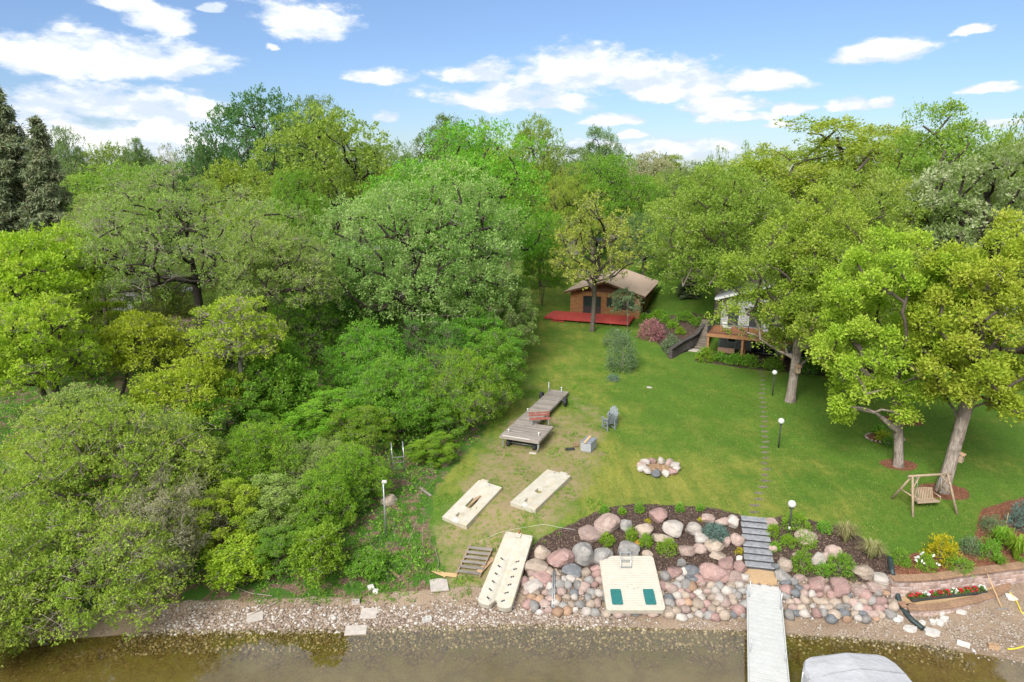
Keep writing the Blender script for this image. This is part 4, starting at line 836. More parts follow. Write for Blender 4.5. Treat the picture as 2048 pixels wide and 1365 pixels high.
# ---------------------------------------------------------------- boat lift with canopy
bc = onz(1688, 1299, 2.35); cw = 1.98
bo = thing('boat_lift', 'boat lift with pale grey vinyl canopy at the bottom edge', 'boat lift', (bc[0], bc[1], 0), math.radians(3))
prof = [(-1.0, -.55), (-.99, -.12), (-.95, .0), (-.5, .15), (0, .30), (.04, .30), (.5, .16), (.95, .0), (.99, -.12), (1.0, -.55)]
ys = [.0, -.03, -.15, -.55, -1.1, -1.15, -2.2, -2.25, -3.4, -3.45, -6.0]; sx_ = [.70, .75, .86, .97, 1, .995, 1, .995, 1, .995, 1]; sz_ = [.3, .55, .8, .95, 1, .97, 1, .97, 1, .97, 1]
V_ = [(x*cw*a_+.12*(1-a_), yy, 2.05+z*(c_ if z > 0 else 1)) for yy, a_, c_ in zip(ys, sx_, sz_) for x, z in prof]; k = len(prof)
F_ = [(i*k+j, i*k+j+1, (i+1)*k+j+1, (i+1)*k+j) for i in range(len(ys)-1) for j in range(k-1)]+[tuple(range(k))[::-1]]
cn = MB().add(np.array(V_), F_).build('canopy', 'canopy', bo)
for yy in (-1.12, -2.22, -3.42): MB().tube([(x*cw, yy, 2.068+z) for x, z in prof[1:-1]], .014, 5).build('seam', 'galv', cn)
for x in (-1.9, 1.9):
    for yy in (-.6, -5.2): MB().tube([(x, yy, -.8), (x, yy, 1.9)], .04, 8).build('leg', 'galv', bo)
for yy in (-.6, -5.2): MB().bar((-1.9, yy, 0.05), (1.9, yy, 0.05), .09, .12).build('cross_beam', 'galv', bo)
MB().bar((-1.9, -.6, 1.6), (-1.9, -5.2, 1.6), .05, .05).build('canopy_rail', 'galv', bo)

# ---------------------------------------------------------------- floats
def slab(us, vs_, zf, edge=None, z0=0.):
    """moulded float: grid surface with skirts. edge(u,v) may shift a vertex in the plane"""
    nu, nv = len(us), len(vs_); V_ = []
    for v in vs_:
        for u in us:
            uu, vv = (u, v) if edge is None else edge(u, v); V_.append((uu, vv, zf(u, v)))
    F_ = [(j*nu+i, j*nu+i+1, (j+1)*nu+i+1, (j+1)*nu+i) for j in range(nv-1) for i in range(nu-1)]
    ring = [i for i in range(nu)]+[j*nu+nu-1 for j in range(1, nv)]+[(nv-1)*nu+i for i in range(nu-2, -1, -1)]+[j*nu for j in range(nv-2, 0, -1)]
    o = len(V_); V_ += [(V_[r][0]*.985, V_[r][1]*.992, z0) for r in ring]; m_ = len(ring)
    F_ += [(ring[(i+1) % m_], ring[i], o+i, o+(i+1) % m_) for i in range(m_)]; return MB().add(V_, F_)
def rnd_rect(w, l, r, n=6):
    P = []
    for cx_, cy_, a0_ in ((w/2-r, l/2-r, 0), (-w/2+r, l/2-r, 90), (-w/2+r, -l/2+r, 180), (w/2-r, -l/2+r, 270)):
        for i in range(n+1): a = math.radians(a0_+90*i/n); P.append((cx_+r*math.cos(a), cy_+r*math.sin(a)))
    return P
# swim raft lying on the riprap
ctr = (onz(1203,1110,1.5)+onz(1310,1110,1.5)+onz(1329,1218,.66)+onz(1207,1216,.66))/4; ux = onz(1310,1110,1.5)-onz(1203,1110,1.5); uy = (onz(1256,1110,1.5)-onz(1268,1217,.66)); ctr[2] = 1.02
rf = thing('swim_raft', 'cream plastic swim raft with ladder and two green pads lying on the cobbles', 'raft', axes=frame(ctr, ux, uy)); RW, RL = 2.84, 3.42
mb_ = MB(); P0 = rnd_rect(RW, RL, .2); n_ = len(P0)
for zz, ins in ((-.32, .05), (-.27, 0), (-.05, 0), (-.012, .012), (0, .04)): mb_.v += [(x*(1-ins*2/RW), y*(1-ins*2/RL), zz) for x, y in P0]
mb_.f = [tuple(range(n_))[::-1], tuple(range(4*n_, 5*n_))]+[(k*n_+i, k*n_+(i+1) % n_, (k+1)*n_+(i+1) % n_, (k+1)*n_+i) for k in range(4) for i in range(n_)]; mb_.sm = [False]*len(mb_.f); mb_.build('hull', 'white_plastic', rf)
mb_ = MB()
for i in range(23):
    yy = -RL/2+.16+i*(RL-.32)/22; mb_.box((0, yy, .010), (RW-.26, .095, .026), ch=.006)
mb_.build('deck_ribs', 'raft_plastic', rf)
for s_ in (-1, 1):
    pd = MB().prism(rnd_rect(.52, .92, .06, 3), .026, .055, (s_*.80-.05, -.98, 0)).build('mat', 'green_pad', rf)
    MB().lathe([(.001, .052), (.05, .052), (.05, .05)], 10, (s_*.80-.03, -1.33, .002)).build('drain_eye', 'steel', pd)
MB().tube([(.02+.30*math.cos(a), -.42+.22*math.sin(a), .03) for a in np.linspace(0, math.pi, 12)]+[(-.28, -.44, .03), (.02, -.47, .03), (.32, -.42, .03)], .018, 5).build('grab_handle', 'raft_plastic', rf)
MB().lathe([(.001, .04), (.05, .04), (.05, .01)], 10, (.02, -.50, 0)).build('hatch_knob', 'galv', rf)
ldr = MB()
for s_ in (-1, 1):
    ldr.tube([(-.12+s_*.26, 1.72, .02), (-.12+s_*.27, 1.74, .34), (-.12+s_*.27, 1.66, .52), (-.12+s_*.26, 1.45, .50), (-.12+s_*.26, 1.0, .16), (-.12+s_*.26, .82, .06)], .022, 6)
lo_ = ldr.build('ladder', 'steel', rf)
for yy, zz in ((1.45, .48), (1.14, .26), (.86, .08)): MB().box((-.12, yy, zz), (.50, .07, .025)).build('rung', 'steel', lo_)
# drive-on port with rollers
A_, B_, C_, D_ = onz(1003,1064,1.75), onz(1061,1075,1.72), onz(1030,1222,.42), onz(961,1210,.46); ctr = (A_+B_+C_+D_)/4
pt = thing('watercraft_float', 'cream plastic drive-on float with roller pairs and notched end, beside the cobbles', 'float', axes=frame(ctr, (B_-A_)+(C_-D_), (A_+B_)/2-(C_+D_)/2)); PL, PW = np.linalg.norm((A_+B_)/2-(C_+D_)/2), 1.72
us = np.array([-.86,-.84,-.78,-.62,-.5,-.36,-.24,-.15,-.09,-.04,0,.04,.09,.15,.24,.36,.5,.62,.78,.84,.86]); vs_ = np.concatenate([[-.5,-.493,-.48,-.45,-.41], np.linspace(-.36,.46,26), [.485,.497,.5]])*PL
def pz(u, v):
    f = min(1, max(0, (.36*PL-v)/(.3*PL))); z = .12-.13*math.exp(-(u/.17)**2)*f-.025*max(0, abs(u)-.83)/.03
    return z+.006*(1 if int((v+10)/.17) % 2 else 0)*(abs(u) > .3)-(.05 if abs(v) > .499*PL else 0)
def pe(u, v):
    w = v+ (.42*math.exp(-(u/.13)**2)+.16*max(0, (abs(u)-.5)/.36)**2.5)*sstep(-.33*PL, -.5*PL, v); f = .90+.10*sstep(.5*PL, -.5*PL, v)
    return u*f*(1-.06*float(sstep(.47*PL, .5*PL, v))), float(w)
slab(us, vs_, pz, pe, -.22).build('hull', 'white_plastic', pt)
Mx = np.array([[0, 0, 1], [0, 1, 0], [-1, 0, 0]])
for r_ in range(6):
    v = -.44*PL+r_*.105*PL*(1 if r_ else .8)
    for s_ in (-1, 1):
        for k in range(3):
            u = s_*(.30+.085*k)*(1 if r_ else .9); MB().lathe([(.001, -.03), (.055, -.03), (.055, .03), (.001, .03)], 10, (u, v+.05*k, .105), Mx).build('roller', 'black_rubber' if k else 'steel', pt)
bw_ = MB().box((0, .46*PL, .17), (.30, .30, .09), ch=.02).build('bow_stop', 'white_plastic', pt); MB().box((0, .50*PL, .24), (.07, .26, .12)).build('bow_roller', 'rusty', bw_)
for s_ in (-1, 1):
    MB().lathe([(.05, 0), (.05, .04), (.07, .05), (.07, .0)], 10, (s_*.68, .46*PL, .10)).build('cleat', 'steel', pt)
# two float sections on the grass
for (pa, pb, pc, pd_), lab, stuffing, zz in (
        ([(948,966),(1010,983),(935,1063),(888,1043)], 'weathered cream float section holding boards in its slot', True, .0),
        ([(1080,943),(1133,958),(1085,1033),(1031,1017)], 'cream float section with two square slots nearer the fire pit', False, .0)):
    A_, B_, C_, D_ = (at(*p) for p in (pa, pb, pc, pd_)); ctr = (A_+B_+C_+D_)/4; ctr[2] += .10; L_ = (np.linalg.norm(A_-D_)+np.linalg.norm(B_-C_))/2*.98; W_ = 1.66
    f_ = thing('float_section', lab, 'float', axes=frame(ctr, (B_-A_)+(C_-D_), (A_+B_)/2-(C_+D_)/2))
    us = np.array([-.5,-.49,-.46,-.22,-.13,-.125,-.05,0,.05,.125,.13,.22,.46,.49,.5])*W_; e = .004; hv = [(-.34, .09), (-.06 if not stuffing else -.02, .09 if not stuffing else .22)]
    vs_ = sorted([-.5, -.495, -.48, -.43, .10, .2, .3, .38, .45, .485, .497, .5]+[x for c, h in hv for x in (c-h/2-e, c-h/2, c+h/2, c+h/2+e)]+list(np.linspace(-.25, .45, 9))); vs_ = np.array(vs_)*L_
    def fz(u, v, W_=W_, L_=L_, hv=hv):
        z = .20-.075*max(0, 1-abs(u)/(.2*W_))*float(sstep(.34*L_, .05*L_, v))
        if abs(u) <= .126*W_ and any(abs(v/L_-c) <= h/2+1e-6 for c, h in hv): z = -.02
        if abs(v) > .498*L_ or abs(u) > .497*W_: z -= .02
        return z
    slab(us, vs_, fz, None, -.14).build('hull', 'white_plastic', f_)
    nub = MB().box((-.30*W_ if stuffing else .15*W_, .52*L_, .12), (.5, .34, .12), ch=.05).build('end_lug', 'white_plastic', f_)
    MB().lathe([(.05, 0), (.06, .03), (.03, .035)], 10, (.05 if stuffing else -.2, .455*L_, .195)).build('drain_plug', 'galv', f_)
    MB().box((0, -.455*L_, .15), (.34, .22, .03), ch=.01).build('roller_cover', 'white_stone', f_)
    for i in range(9): MB().box((-.33*W_, (-.42+.085*i)*L_, .204), (.26, .02, .012)).build('rib', 'white_plastic', f_); MB().box((.33*W_, (-.42+.085*i)*L_, .204), (.26, .02, .012)).build('rib', 'white_plastic', f_)
    if stuffing:
        Mw = f_.matrix_world
        for i, (u, v, a, l) in enumerate(((.02, -.02, .05, 1.0), (.10, .04, -.08, .9))):
            o = MB().box((0, 0, 0), (.09, l, .06)).build('wooden_board', 'old_board'); tag(o, ('lower' if i == 0 else 'upper')+' short board lying in the slot of the float section', 'board', 'boards in the float slot')
            o.matrix_world = Mw @ Matrix.Translation((u, v*L_, .20+.05*i)) @ Matrix.Rotation(a, 4, 'Z')

# ---------------------------------------------------------------- wheeled wooden dock with bench
zd = 3.28; NL, NR, WR, FR, FL = (onz(*p, zd) for p in ((1000.5,872),(1081,880),(1106.5,849.6),(1136,781),(1101,780)))
axd = ((FL+FR)/2-(onz(1042,852,zd)))[:2]; axd /= np.linalg.norm(axd); rz = math.atan2(axd[1], axd[0])-math.pi/2
wd = thing('wheeled_dock', 'weathered grey wooden roll-in dock on wheels parked beside the thicket', 'dock', (NL[0], NL[1], zd), rz)
def loc2(p): d = p[:2]-NL[:2]; return d@np.array([axd[1], -axd[0]]), d@axd
u_nr, v_nr = loc2(NR); u_wr, v_wr = loc2(WR); u_fr, v_fr = loc2(FR); u_fl, v_fl = loc2(FL)
WW = max(2.6, u_nr); VW = 2.9; VL = v_fl; x0 = u_fl; x1 = u_fr
v = 0.; i = 0
while v < VL:
    a, b2 = (0., WW) if v < VW else (x0*(v/VL), x0*(v/VL)+1.52)
    a = x0*(v/VL)*.9 if v >= VW else x0*(v/VL)*.9
    MB().box(((a+b2)/2, v+.09, rr_.uniform(-.006, .006)), (b2-a+rr_.uniform(-.03, .03), .168, .04), ch=.006).build('plank', 'grey_wood', wd); v += .185; i += 1
MB().box((WW/2, -.03, -.07), (WW+.06, .05, .16)).build('front_beam', 'grey_wood', wd)
MB().box((WW*.42, .05, .035), (WW*.72, .09, .03)).build('front_trim', 'white_stone', wd)
MB().bar((-.03, 0, -.07), (x0*.9-.03, VL, -.07), .05, .16).build('side_beam', 'grey_wood_y', wd); MB().bar((WW+.03, 0, -.07), (WW+.03, VW, -.07), .05, .16).build('side_beam', 'grey_wood_y', wd)
MB().bar((x0*VW/VL+1.55, VW, -.07), (x0+1.55, VL, -.07), .05, .16).build('side_beam', 'grey_wood_y', wd)
zgr = float(G(NL[0], NL[1]))-zd
def wheel(x, y, z, r=.30):
    t_ = MB().lathe([(r*.55, -.10), (r*.9, -.11), (r, -.06), (r, .06), (r*.9, .11), (r*.55, .10)], 18, (x, y, z), Mx).build('tyre', 'black_rubber', wd)
    MB().lathe([(.001, .05), (r*.35, .06), (r*.56, .02), (r*.56, -.02), (r*.35, -.06), (.001, -.05)], 12, (x, y, z), Mx).build('rim', 'galv', t_)
for x, y in ((.42, .55), (WW-.45, .55)): wheel(x, y, zgr+.30)
gz2 = float(G(*(NL[:2]+axd*VL*.86)))-zd
for x, y in ((x0*.8-.25, VL*.86), (x0*.8+1.95, VL*.80)): wheel(x, y, gz2+.34, .34)
MB().tube([(.42, .55, zgr+.32), (WW-.45, .55, zgr+.32)], .03, 6).build('axle', 'galv', wd); MB().tube([(x0*.8-.25, VL*.84, gz2+.34), (x0*.8+1.95, VL*.82, gz2+.34)], .03, 6).build('axle', 'galv', wd)
for x in (.15, WW-.12): MB().bar((x, .18, zgr+.05), (x, .18, -.05), .06, .06, (0, 1, 0)).build('leg', 'galv', wd)
MB().tube([(WW-.1, .25, -.1), (WW-.02, .1, -.35), (WW-.1, .05, zgr+.1)], .03, 6).build('brace', 'galv', wd)
for x, y, h in ((x0*.9+.05, VL-.6, .72), (x0+1.1, VL-.5, .42), (.25, .9, .10), (WW-.35, 1.0, .14), (x0*.45, VL*.5, .08)):
    p_ = MB().tube([(x, y, -.3), (x, y, h)], .045, 8).build('post', 'galv', wd); MB().tube([(x, y, h-.02), (x, y, h+.09)], .065, 8).build('cap', 'white_stone', p_)
MB().box((WW-.35, -.12, zgr+.07), (.5, .22, .14), ch=.02).build('foot_block', 'concrete', wd)
bp_ = thing('bench', 'bench with worn red slats standing on the wheeled dock', 'bench', axes=wd.matrix_basis @ Matrix.Translation((WW-1.1, VW+.25, .02)) @ Matrix.Rotation(math.radians(30), 4, 'Z'))
for k, (yy, zz, w_) in enumerate(((-.06, .44, .12), (-.22, .44, .12), (-.38, .44, .12))): MB().box((0, yy, zz), (1.5, w_, .035)).build('seat_slat', 'red_wood', bp_)
for zz in (.60, .78): MB().box((0, .06+.05*(zz-.6), zz), (1.5, .03, .13)).build('back_slat', 'red_wood', bp_)
for s_ in (-1, 1):
    MB().bar((s_*.6, -.4, 0), (s_*.6, -.36, .42), .05, .05, (0, 1, 0)).build('leg', 'galv', bp_); MB().bar((s_*.6, .10, 0), (s_*.6, .09, .85), .05, .05, (0, 1, 0)).build('leg', 'galv', bp_); MB().box((s_*.6, -.15, .405), (.05, .55, .04)).build('seat_support', 'galv', bp_)
# ---------------------------------------------------------------- chairs
def adirondack(lab, p, rz):
    o = thing('adirondack_chair', lab, 'chair', p, rz, 'tall grey chairs on the lawn')
    for i in range(5):
        x = (i-2)*.105; h = .78-.045*(i-2)**2; MB().bar((x, .24, .55), (x*1.12, .46, .55+h), .092, .022, (0, -1, .3)).build('back_slat', 'chair_grey', o)
    for i in range(5): MB().box((0, -.26+i*.115, .60-.028*i), (.54, .10, .022)).build('seat_slat', 'chair_grey', o)
    for s_ in (-1, 1):
        MB().bar((s_*.31, -.30, 0), (s_*.30, -.28, .84), .045, .09, (0, 1, 0)).build('leg', 'chair_grey', o); MB().bar((s_*.31, .42, 0), (s_*.30, .32, .84), .045, .09, (0, 1, 0)).build('leg', 'chair_grey', o)
        MB().box((s_*.33, .02, .86), (.13, .78, .025), ch=.005).build('armrest', 'chair_grey', o); MB().box((s_*.30, .03, .16), (.04, .70, .05)).build('stretcher', 'chair_grey', o)
    MB().box((0, -.30, .22), (.6, .09, .03)).build('footrest', 'chair_grey', o); MB().box((0, -.30, .52), (.6, .03, .09)).build('apron', 'chair_grey', o)
adirondack('tall grey slatted chair facing the lake, rear of the pair', at(1225, 850), math.radians(-18))
adirondack('tall grey slatted chair turned away, front of the pair', at(1216, 858), math.radians(205))
# ---------------------------------------------------------------- deck box with plank
p = at(1177, 899); bx_ = thing('deck_box', 'light grey plastic storage box on the lawn edge', 'storage box', p, math.radians(-28))
MB().box((0, 0, .31), (.72, 1.05, .62), ch=.03).build('body', 'grey_plastic', bx_); MB().box((0, 0, .655), (.78, 1.10, .08), ch=.025).build('lid', 'chair_grey', bx_)
for i in range(3): MB().box((0, -.535, .14+.17*i), (.66, .02, .03)).build('panel_rib', 'grey_plastic', bx_)
o = MB().box((0, 0, 0), (.15, 1.25, .05), ch=.006).build('wooden_plank', 'fresh_wood'); tag(o, 'pale new plank lying across the grey storage box', 'plank'); o.location = p+np.array([-.08, 0, .725]); o.rotation_euler = (0, 0, math.radians(-24))
p = at(1140, 899); o = MB().prism([(-.35,-.22),(.34,-.2),(.30,.25),(-.28,.2)], 0, .025).build('rubber_mat', 'black_rubber'); tag(o, 'small black mat on the grass beside the storage box', 'mat'); o.location = p+np.array([0, 0, .01])
bp2 = thing('brick_pile', 'little pile of red bricks between the mat and the storage box', 'bricks', at(1157, 893))
for i in range(9): o = MB().box((0, 0, 0), (.2, .1, .06), ch=.008).build('brick', 'wall_cap', bp2); o.location = (rr_.uniform(-.35, .35), rr_.uniform(-.25, .3), .035+.06*(i % 2)); o.rotation_euler = (0, 0, rr_.uniform(0, 3))
# ---------------------------------------------------------------- fire pit
c = at(1317, 938); fp = thing('fire_pit', 'ring of pale boulders round a bed of wood chips on the lawn', 'fire pit', c)
for i in range(12):
    a = i/12*2*math.pi+.2; col_ = ['white','pink','white','rose','white','pink','white','white','blue','white','rose','white'][i]; w = rr_.uniform(.30, .42)
    put_rock(fp, (1.12*math.cos(a), .98*math.sin(a), .14), (w, w*.78, w*.62), col_, a+rr_.uniform(-.4, .4), ROCK, 'stone', .15)
MB().lathe([(.001, .05), (.5, .04), (.9, .02)], 20).build('ash_bed', 'ash', fp)
for i in range(16): o = MB().box((0, 0, 0), (.32, .05, .045)).build('stick', 'old_board', fp); o.location = (rr_.uniform(-.5, .5), rr_.uniform(-.45, .45), .09); o.rotation_euler = (rr_.uniform(-.2, .2), rr_.uniform(-.2, .2), rr_.uniform(0, 3.1))
# ---------------------------------------------------------------- globe lamps
for (px, py), h, lab in (((1577, 1072), 2.0, 'globe lamp post among the plants right of the stone steps'), ((1557, 896), 2.05, 'globe lamp post midway along the stepping stone path'), ((1545, 791), 2.05, 'globe lamp post nearest the house deck')):
    p = at(px, py); lp = thing('lamp_post', lab, 'lamp', p, 0, 'globe lamp posts along the path')
    MB().tube([(0, 0, -.2), (0, 0, h-.36)], .045, 10).build('post', 'post_black', lp); MB().lathe([(.05, h-.40), (.11, h-.36), (.12, h-.31), (.08, h-.30)], 14).build('collar', 'post_black', lp); MB().sphere((0, 0, h-.12), .205, 20).build('globe', 'globe', lp)
    if py > 1000: MB().tube([(0, 0, .38), (0, 0, .56)], .052, 10).build('band', 'white_stone', lp)
# ---------------------------------------------------------------- stepping stones
pa = thing('stepping_stone_path', 'line of flat stepping stones sunk in the lawn from the deck to the steps', 'path', at(1525, 900)); y = 1024.
while y > 738:
    px = np.interp(y, [740, 800, 880, 960, 1024], [1525, 1527, 1530, 1530, 1506])+rr_.uniform(-2.5, 2.5); p = at(px, y); s_ = FPX/depth(*p); w = .64*rr_.uniform(.8, 1.15)
    poly = [(w/2*(1+rr_.uniform(-.12, .12))*math.cos(a), .15*(1+rr_.uniform(-.15, .15))*math.sin(a)) for a in np.linspace(0, 2*math.pi, 9)[:-1]]
    o = MB().prism(poly, -.05, .012).build('stone', 'pavers', pa); o.location = p; child(o, pa); o.rotation_euler = (rr_.uniform(-.03, .03), rr_.uniform(-.03, .03), rr_.uniform(-.2, .2)); y -= 13*s_/36
o = MB().lathe([(.001, .02), (.24, .02), (.27, .0)], 16).build('valve_cover', 'concrete'); tag(o, 'round grey valve cover flush in the lawn', 'cover'); o.location = at(1299, 775)
# ---------------------------------------------------------------- log swing
pA, pB, pC = at(1826, 1034), at(1914, 1029), at(1794, 1000); ux = pB-pA; rz = math.atan2(ux[1], ux[0]); sw = thing('log_swing', 'rustic log A-frame with a hanging slatted bench swing', 'swing', (pA+pB)/2, rz); hw = 1.36
T_ = 2.08
for s_ in (-1, 1):
    MB().tube([(s_*hw, 0, 0), (s_*(hw-.28), .85, T_+.06)], [.07, .06], 8).build('log_leg', 'log_wood', sw); MB().tube([(s_*(hw+.10), 1.85, .05), (s_*(hw-.28), .85, T_+.02)], [.07, .055], 8).build('log_leg', 'log_wood', sw)
    MB().tube([(s_*(hw-.12), .42, 1.05), (s_*(hw-.06), 1.38, 1.05)], .045, 7).build('cross_brace', 'log_wood', sw); MB().tube([(s_*(hw-.16), .55, 1.42), (s_*.62, .85, T_)], .04, 7).build('knee_brace', 'log_wood', sw)
MB().tube([(-hw+.02, .85, T_), (hw-.02, .85, T_)], .07, 8).build('top_beam', 'log_wood', sw)
be = MB().box((0, .62, .50), (1.40, .07, .06)).build('bench', 'log_wood', sw)
for i in range(5): MB().box((0, .66+.10*i, .54-.012*i), (1.36, .08, .025)).build('seat_slat', 'log_wood', be)
for i in range(13): x = -.62+i*.1035; MB().bar((x, 1.10, .48), (x*1.05, 1.34, 1.0+.10*math.cos(x*2.0)), .066, .02, (0, -1, .4)).build('back_slat', 'log_wood', be)
for s_ in (-1, 1):
    MB().tube([(s_*.70, .60, .78), (s_*.70, 1.22, .80)], .035, 7).build('armrest', 'log_wood', be); MB().tube([(s_*.70, .63, .48), (s_*.70, .62, .80)], .03, 7).build('arm_post', 'log_wood', be)
    MB().tube([(s_*.72, .64, .78), (s_*.76, .85, T_)], .012, 5).build('chain', 'galv', sw); MB().tube([(s_*.72, 1.2, .82), (s_*.76, .87, T_)], .012, 5).build('chain', 'galv', sw)
# ---------------------------------------------------------------- birdhouses
def birdhouse(lab, p, rz, w=.30, h=.46):
    o = thing('birdhouse', lab, 'birdhouse', p, rz)
    MB().add([(-w/2,-w/2,0),(w/2,-w/2,0),(w/2,w/2,0),(-w/2,w/2,0),(-w/2,-w/2,h*.86),(w/2,-w/2,h*.86),(w/2,w/2,h),(-w/2,w/2,h)], [(3,2,1,0),(4,5,6,7),(0,1,5,4),(1,2,6,5),(2,3,7,6),(3,0,4,7)]).build('box', 'log_wood', o)
    MB().bar((0, -w*.72, h*.88), (0, w*.55, h*1.06), w*1.35, .025).build('roof', 'old_board', o); MB().lathe([(.001, 0), (.05, 0)], 12, (0, -w/2-.004, h*.62), np.array([[1, 0, 0], [0, 0, 1], [0, 1, 0]])).build('entry_hole', 'dark_int', o)
d = at(1885, 982); birdhouse('wooden birdhouse fixed to the right side of the leaning oak trunk', (d[0]+.62, d[1]-.12, d[2]+1.95), math.radians(40), .34, .52)
d = at(1580, 803); birdhouse('small wooden birdhouse on the front of the oak trunk by the deck', (d[0]+.06, d[1]-.62, d[2]+2.55), 0, .34, .56)
# ---------------------------------------------------------------- block retaining walls at the right
def block_wall(lab, pts, z0, courses, bh, bw_, dep_, capmat, blkmat, cap=True, cat_='wall', z_fn=None, name='retaining_wall'):
    pts = np.array(pts, float); seg = np.linalg.norm(np.diff(pts, axis=0), axis=1); cum = np.concatenate([[0], np.cumsum(seg)]); o = thing(name, lab, cat_, (pts[0][0], pts[0][1], z0)); base = np.array([pts[0][0], pts[0][1], z0])
    def P(s_): return np.array([np.interp(s_, cum, pts[:, 0]), np.interp(s_, cum, pts[:, 1])])
    for k in range(courses+(1 if cap else 0)):
        iscap = cap and k == courses; s_ = (k % 2)*bw_*.5*(not iscap); h = bh*.62 if iscap else bh
        if k % 2 and not iscap: s_ -= bw_*.5
        while s_ < cum[-1]-.05:
            w = bw_*(1. if iscap else rr_.choice((.7, 1., 1.25))); a, b2 = max(0, s_), min(cum[-1], s_+w); pa_, pb_ = P(a), P(b2); d = pb_-pa_; l = np.linalg.norm(d)
            if l > .06:
                d /= l; nrm = np.array([d[1], -d[0]]); mid = (pa_+pb_)/2+nrm*((.04 if iscap else -.018*k)+rr_.uniform(-.008, .008)); z = k*bh+h/2+(0 if z_fn is None else z_fn((a+b2)/2))
                b_ = MB().box((0, 0, 0), (l-.008, dep_*(1.15 if iscap else 1), h-.006), ch=.018).build('cap_stone' if iscap else 'block', capmat if iscap else blkmat, o); b_.location = (mid[0]-base[0], mid[1]-base[1], z); b_.rotation_euler = (0, 0, math.atan2(d[1], d[0]))
            s_ += w
    return o
up_ = [onz(*p, 1.42)[:2]+np.array([0, .10]) for p in [(1784,1160),(1830,1160),(1870,1157),(1920,1150),(1975,1143),(2048,1134),(2180,1112)]]
block_wall('upper tan block retaining wall holding the flower border at right', up_, .28, 6, .19, .46, .42, 'wall_cap', 'wall_block')
lo2 = [onz(*p, .62)[:2] for p in [(1803,1203),(1812,1213),(1850,1214),(1900,1209),(1945,1199),(1985,1187),(2012,1172),(2010,1163)]]
block_wall('low curved block wall edging the planter of red and white flowers', lo2, .15, 2, .19, .42, .34, 'wall_cap', 'wall_block')
pf = np.array([onz(*p, .60)[:2] for p in [(1803,1195),(1850,1203),(1900,1199),(1960,1186),(2008,1166),(1990,1160),(1900,1178),(1810,1190)]]); o = MB().prism([tuple(q_) for q_ in pf], .35, .56).build('planter_soil', 'landing_grit'); struct(o)
tp = thing('flower_trough', 'narrow black edged bed of red and white flowers between the block walls', 'flower bed', (0, 0, 0)); ta, tb_ = onz(1819, 1197, .62), onz(1968, 1180, .62)
dx = tb_-ta; Lt = np.linalg.norm(dx); tp.location = (ta+tb_)/2; tp.rotation_euler = (0, 0, math.atan2(dx[1], dx[0])); MB().prism(rnd_rect(Lt, .46, .1, 3), -.06, .02).build('soil', 'soil', tp)
MB().tube([(x, y, .03) for x, y in rnd_rect(Lt, .5, .12, 4)]+[(Lt/2, .13, .03)], .03, 5).build('edging', 'pipe_black', tp)
LM['red'] = leafmat('leaf_red', [(.40, .010, .025), (.55, .02, .06), (.60, .04, .12)], .1); LM['white'] = leafmat('leaf_white', [(.6, .6, .58), (.75, .75, .72)], .1); LM['orangef'] = leafmat('leaf_orange', [(.6, .30, .02), (.65, .40, .02)], .1)
rngp = np.random.RandomState(91)
def clump(n, h, w, leaf, k=7, asp=.5, up=.4, flat=1.):
    u = unit(rngp.normal(size=(n, 3))); u[:, 2] = np.abs(u[:, 2]); pos = u*np.array([w, w, h*flat])*rngp.uniform(.55, 1., (n, 1)); return leaves(rngp, pos, u, k, leaf, leaf*.5, up, asp)
def plant(name, label, cat_, loc, n, h, w, leaf, mat, group=None, flower=None, fn=0, fs=.08, **kw):
    V_, F_, ti = clump(n, h, w, leaf, **kw); o = thing(name, label, cat_, loc, 0, group); link('foliage', npmesh('foliage', V_, F_, ti), LM[mat], o)
    A = np.zeros((10, 3)); B = unit(rngp.normal(size=(10, 3))+[0, 0, 1.2])*np.array([w, w, h])*.75; B[:, 2] = np.abs(B[:, 2]); V_, F_ = cones(A, B, .012, .006, 3); link('stems', npmesh('stems', V_, F_), 'twig', o)
    if flower:
        u = unit(rngp.normal(size=(fn, 3))); u[:, 2] = np.abs(u[:, 2])+.35; V_, F_, ti = leaves(rngp, unit(u)*np.array([w, w, h])*1.02, u, 6, fs, fs*.25, .5, .9); link('blossom', npmesh('blossom', V_, F_, ti), LM[flower], o)
    return o
for i, (f, cl) in enumerate(zip(np.linspace(.02, .97, 11), ('red', 'red', 'white', 'red', 'red', 'red', 'white', 'red', 'red', 'red', 'white'))):
    p = ta+dx*f; plant('flower', ('%s flower, %s in the trough row' % (cl, ['first from the left', 'second from the left', 'third from the left', 'fourth from the left', 'fifth from the left', 'sixth, in the middle', 'fifth from the right', 'fourth from the right', 'third from the right', 'second from the right', 'last at the right'][i])), 'flower', (p[0], p[1], p[2]+.02), 22, .16, .13, .08, 'deep', 'flowers in the trough', cl, 9, .085)
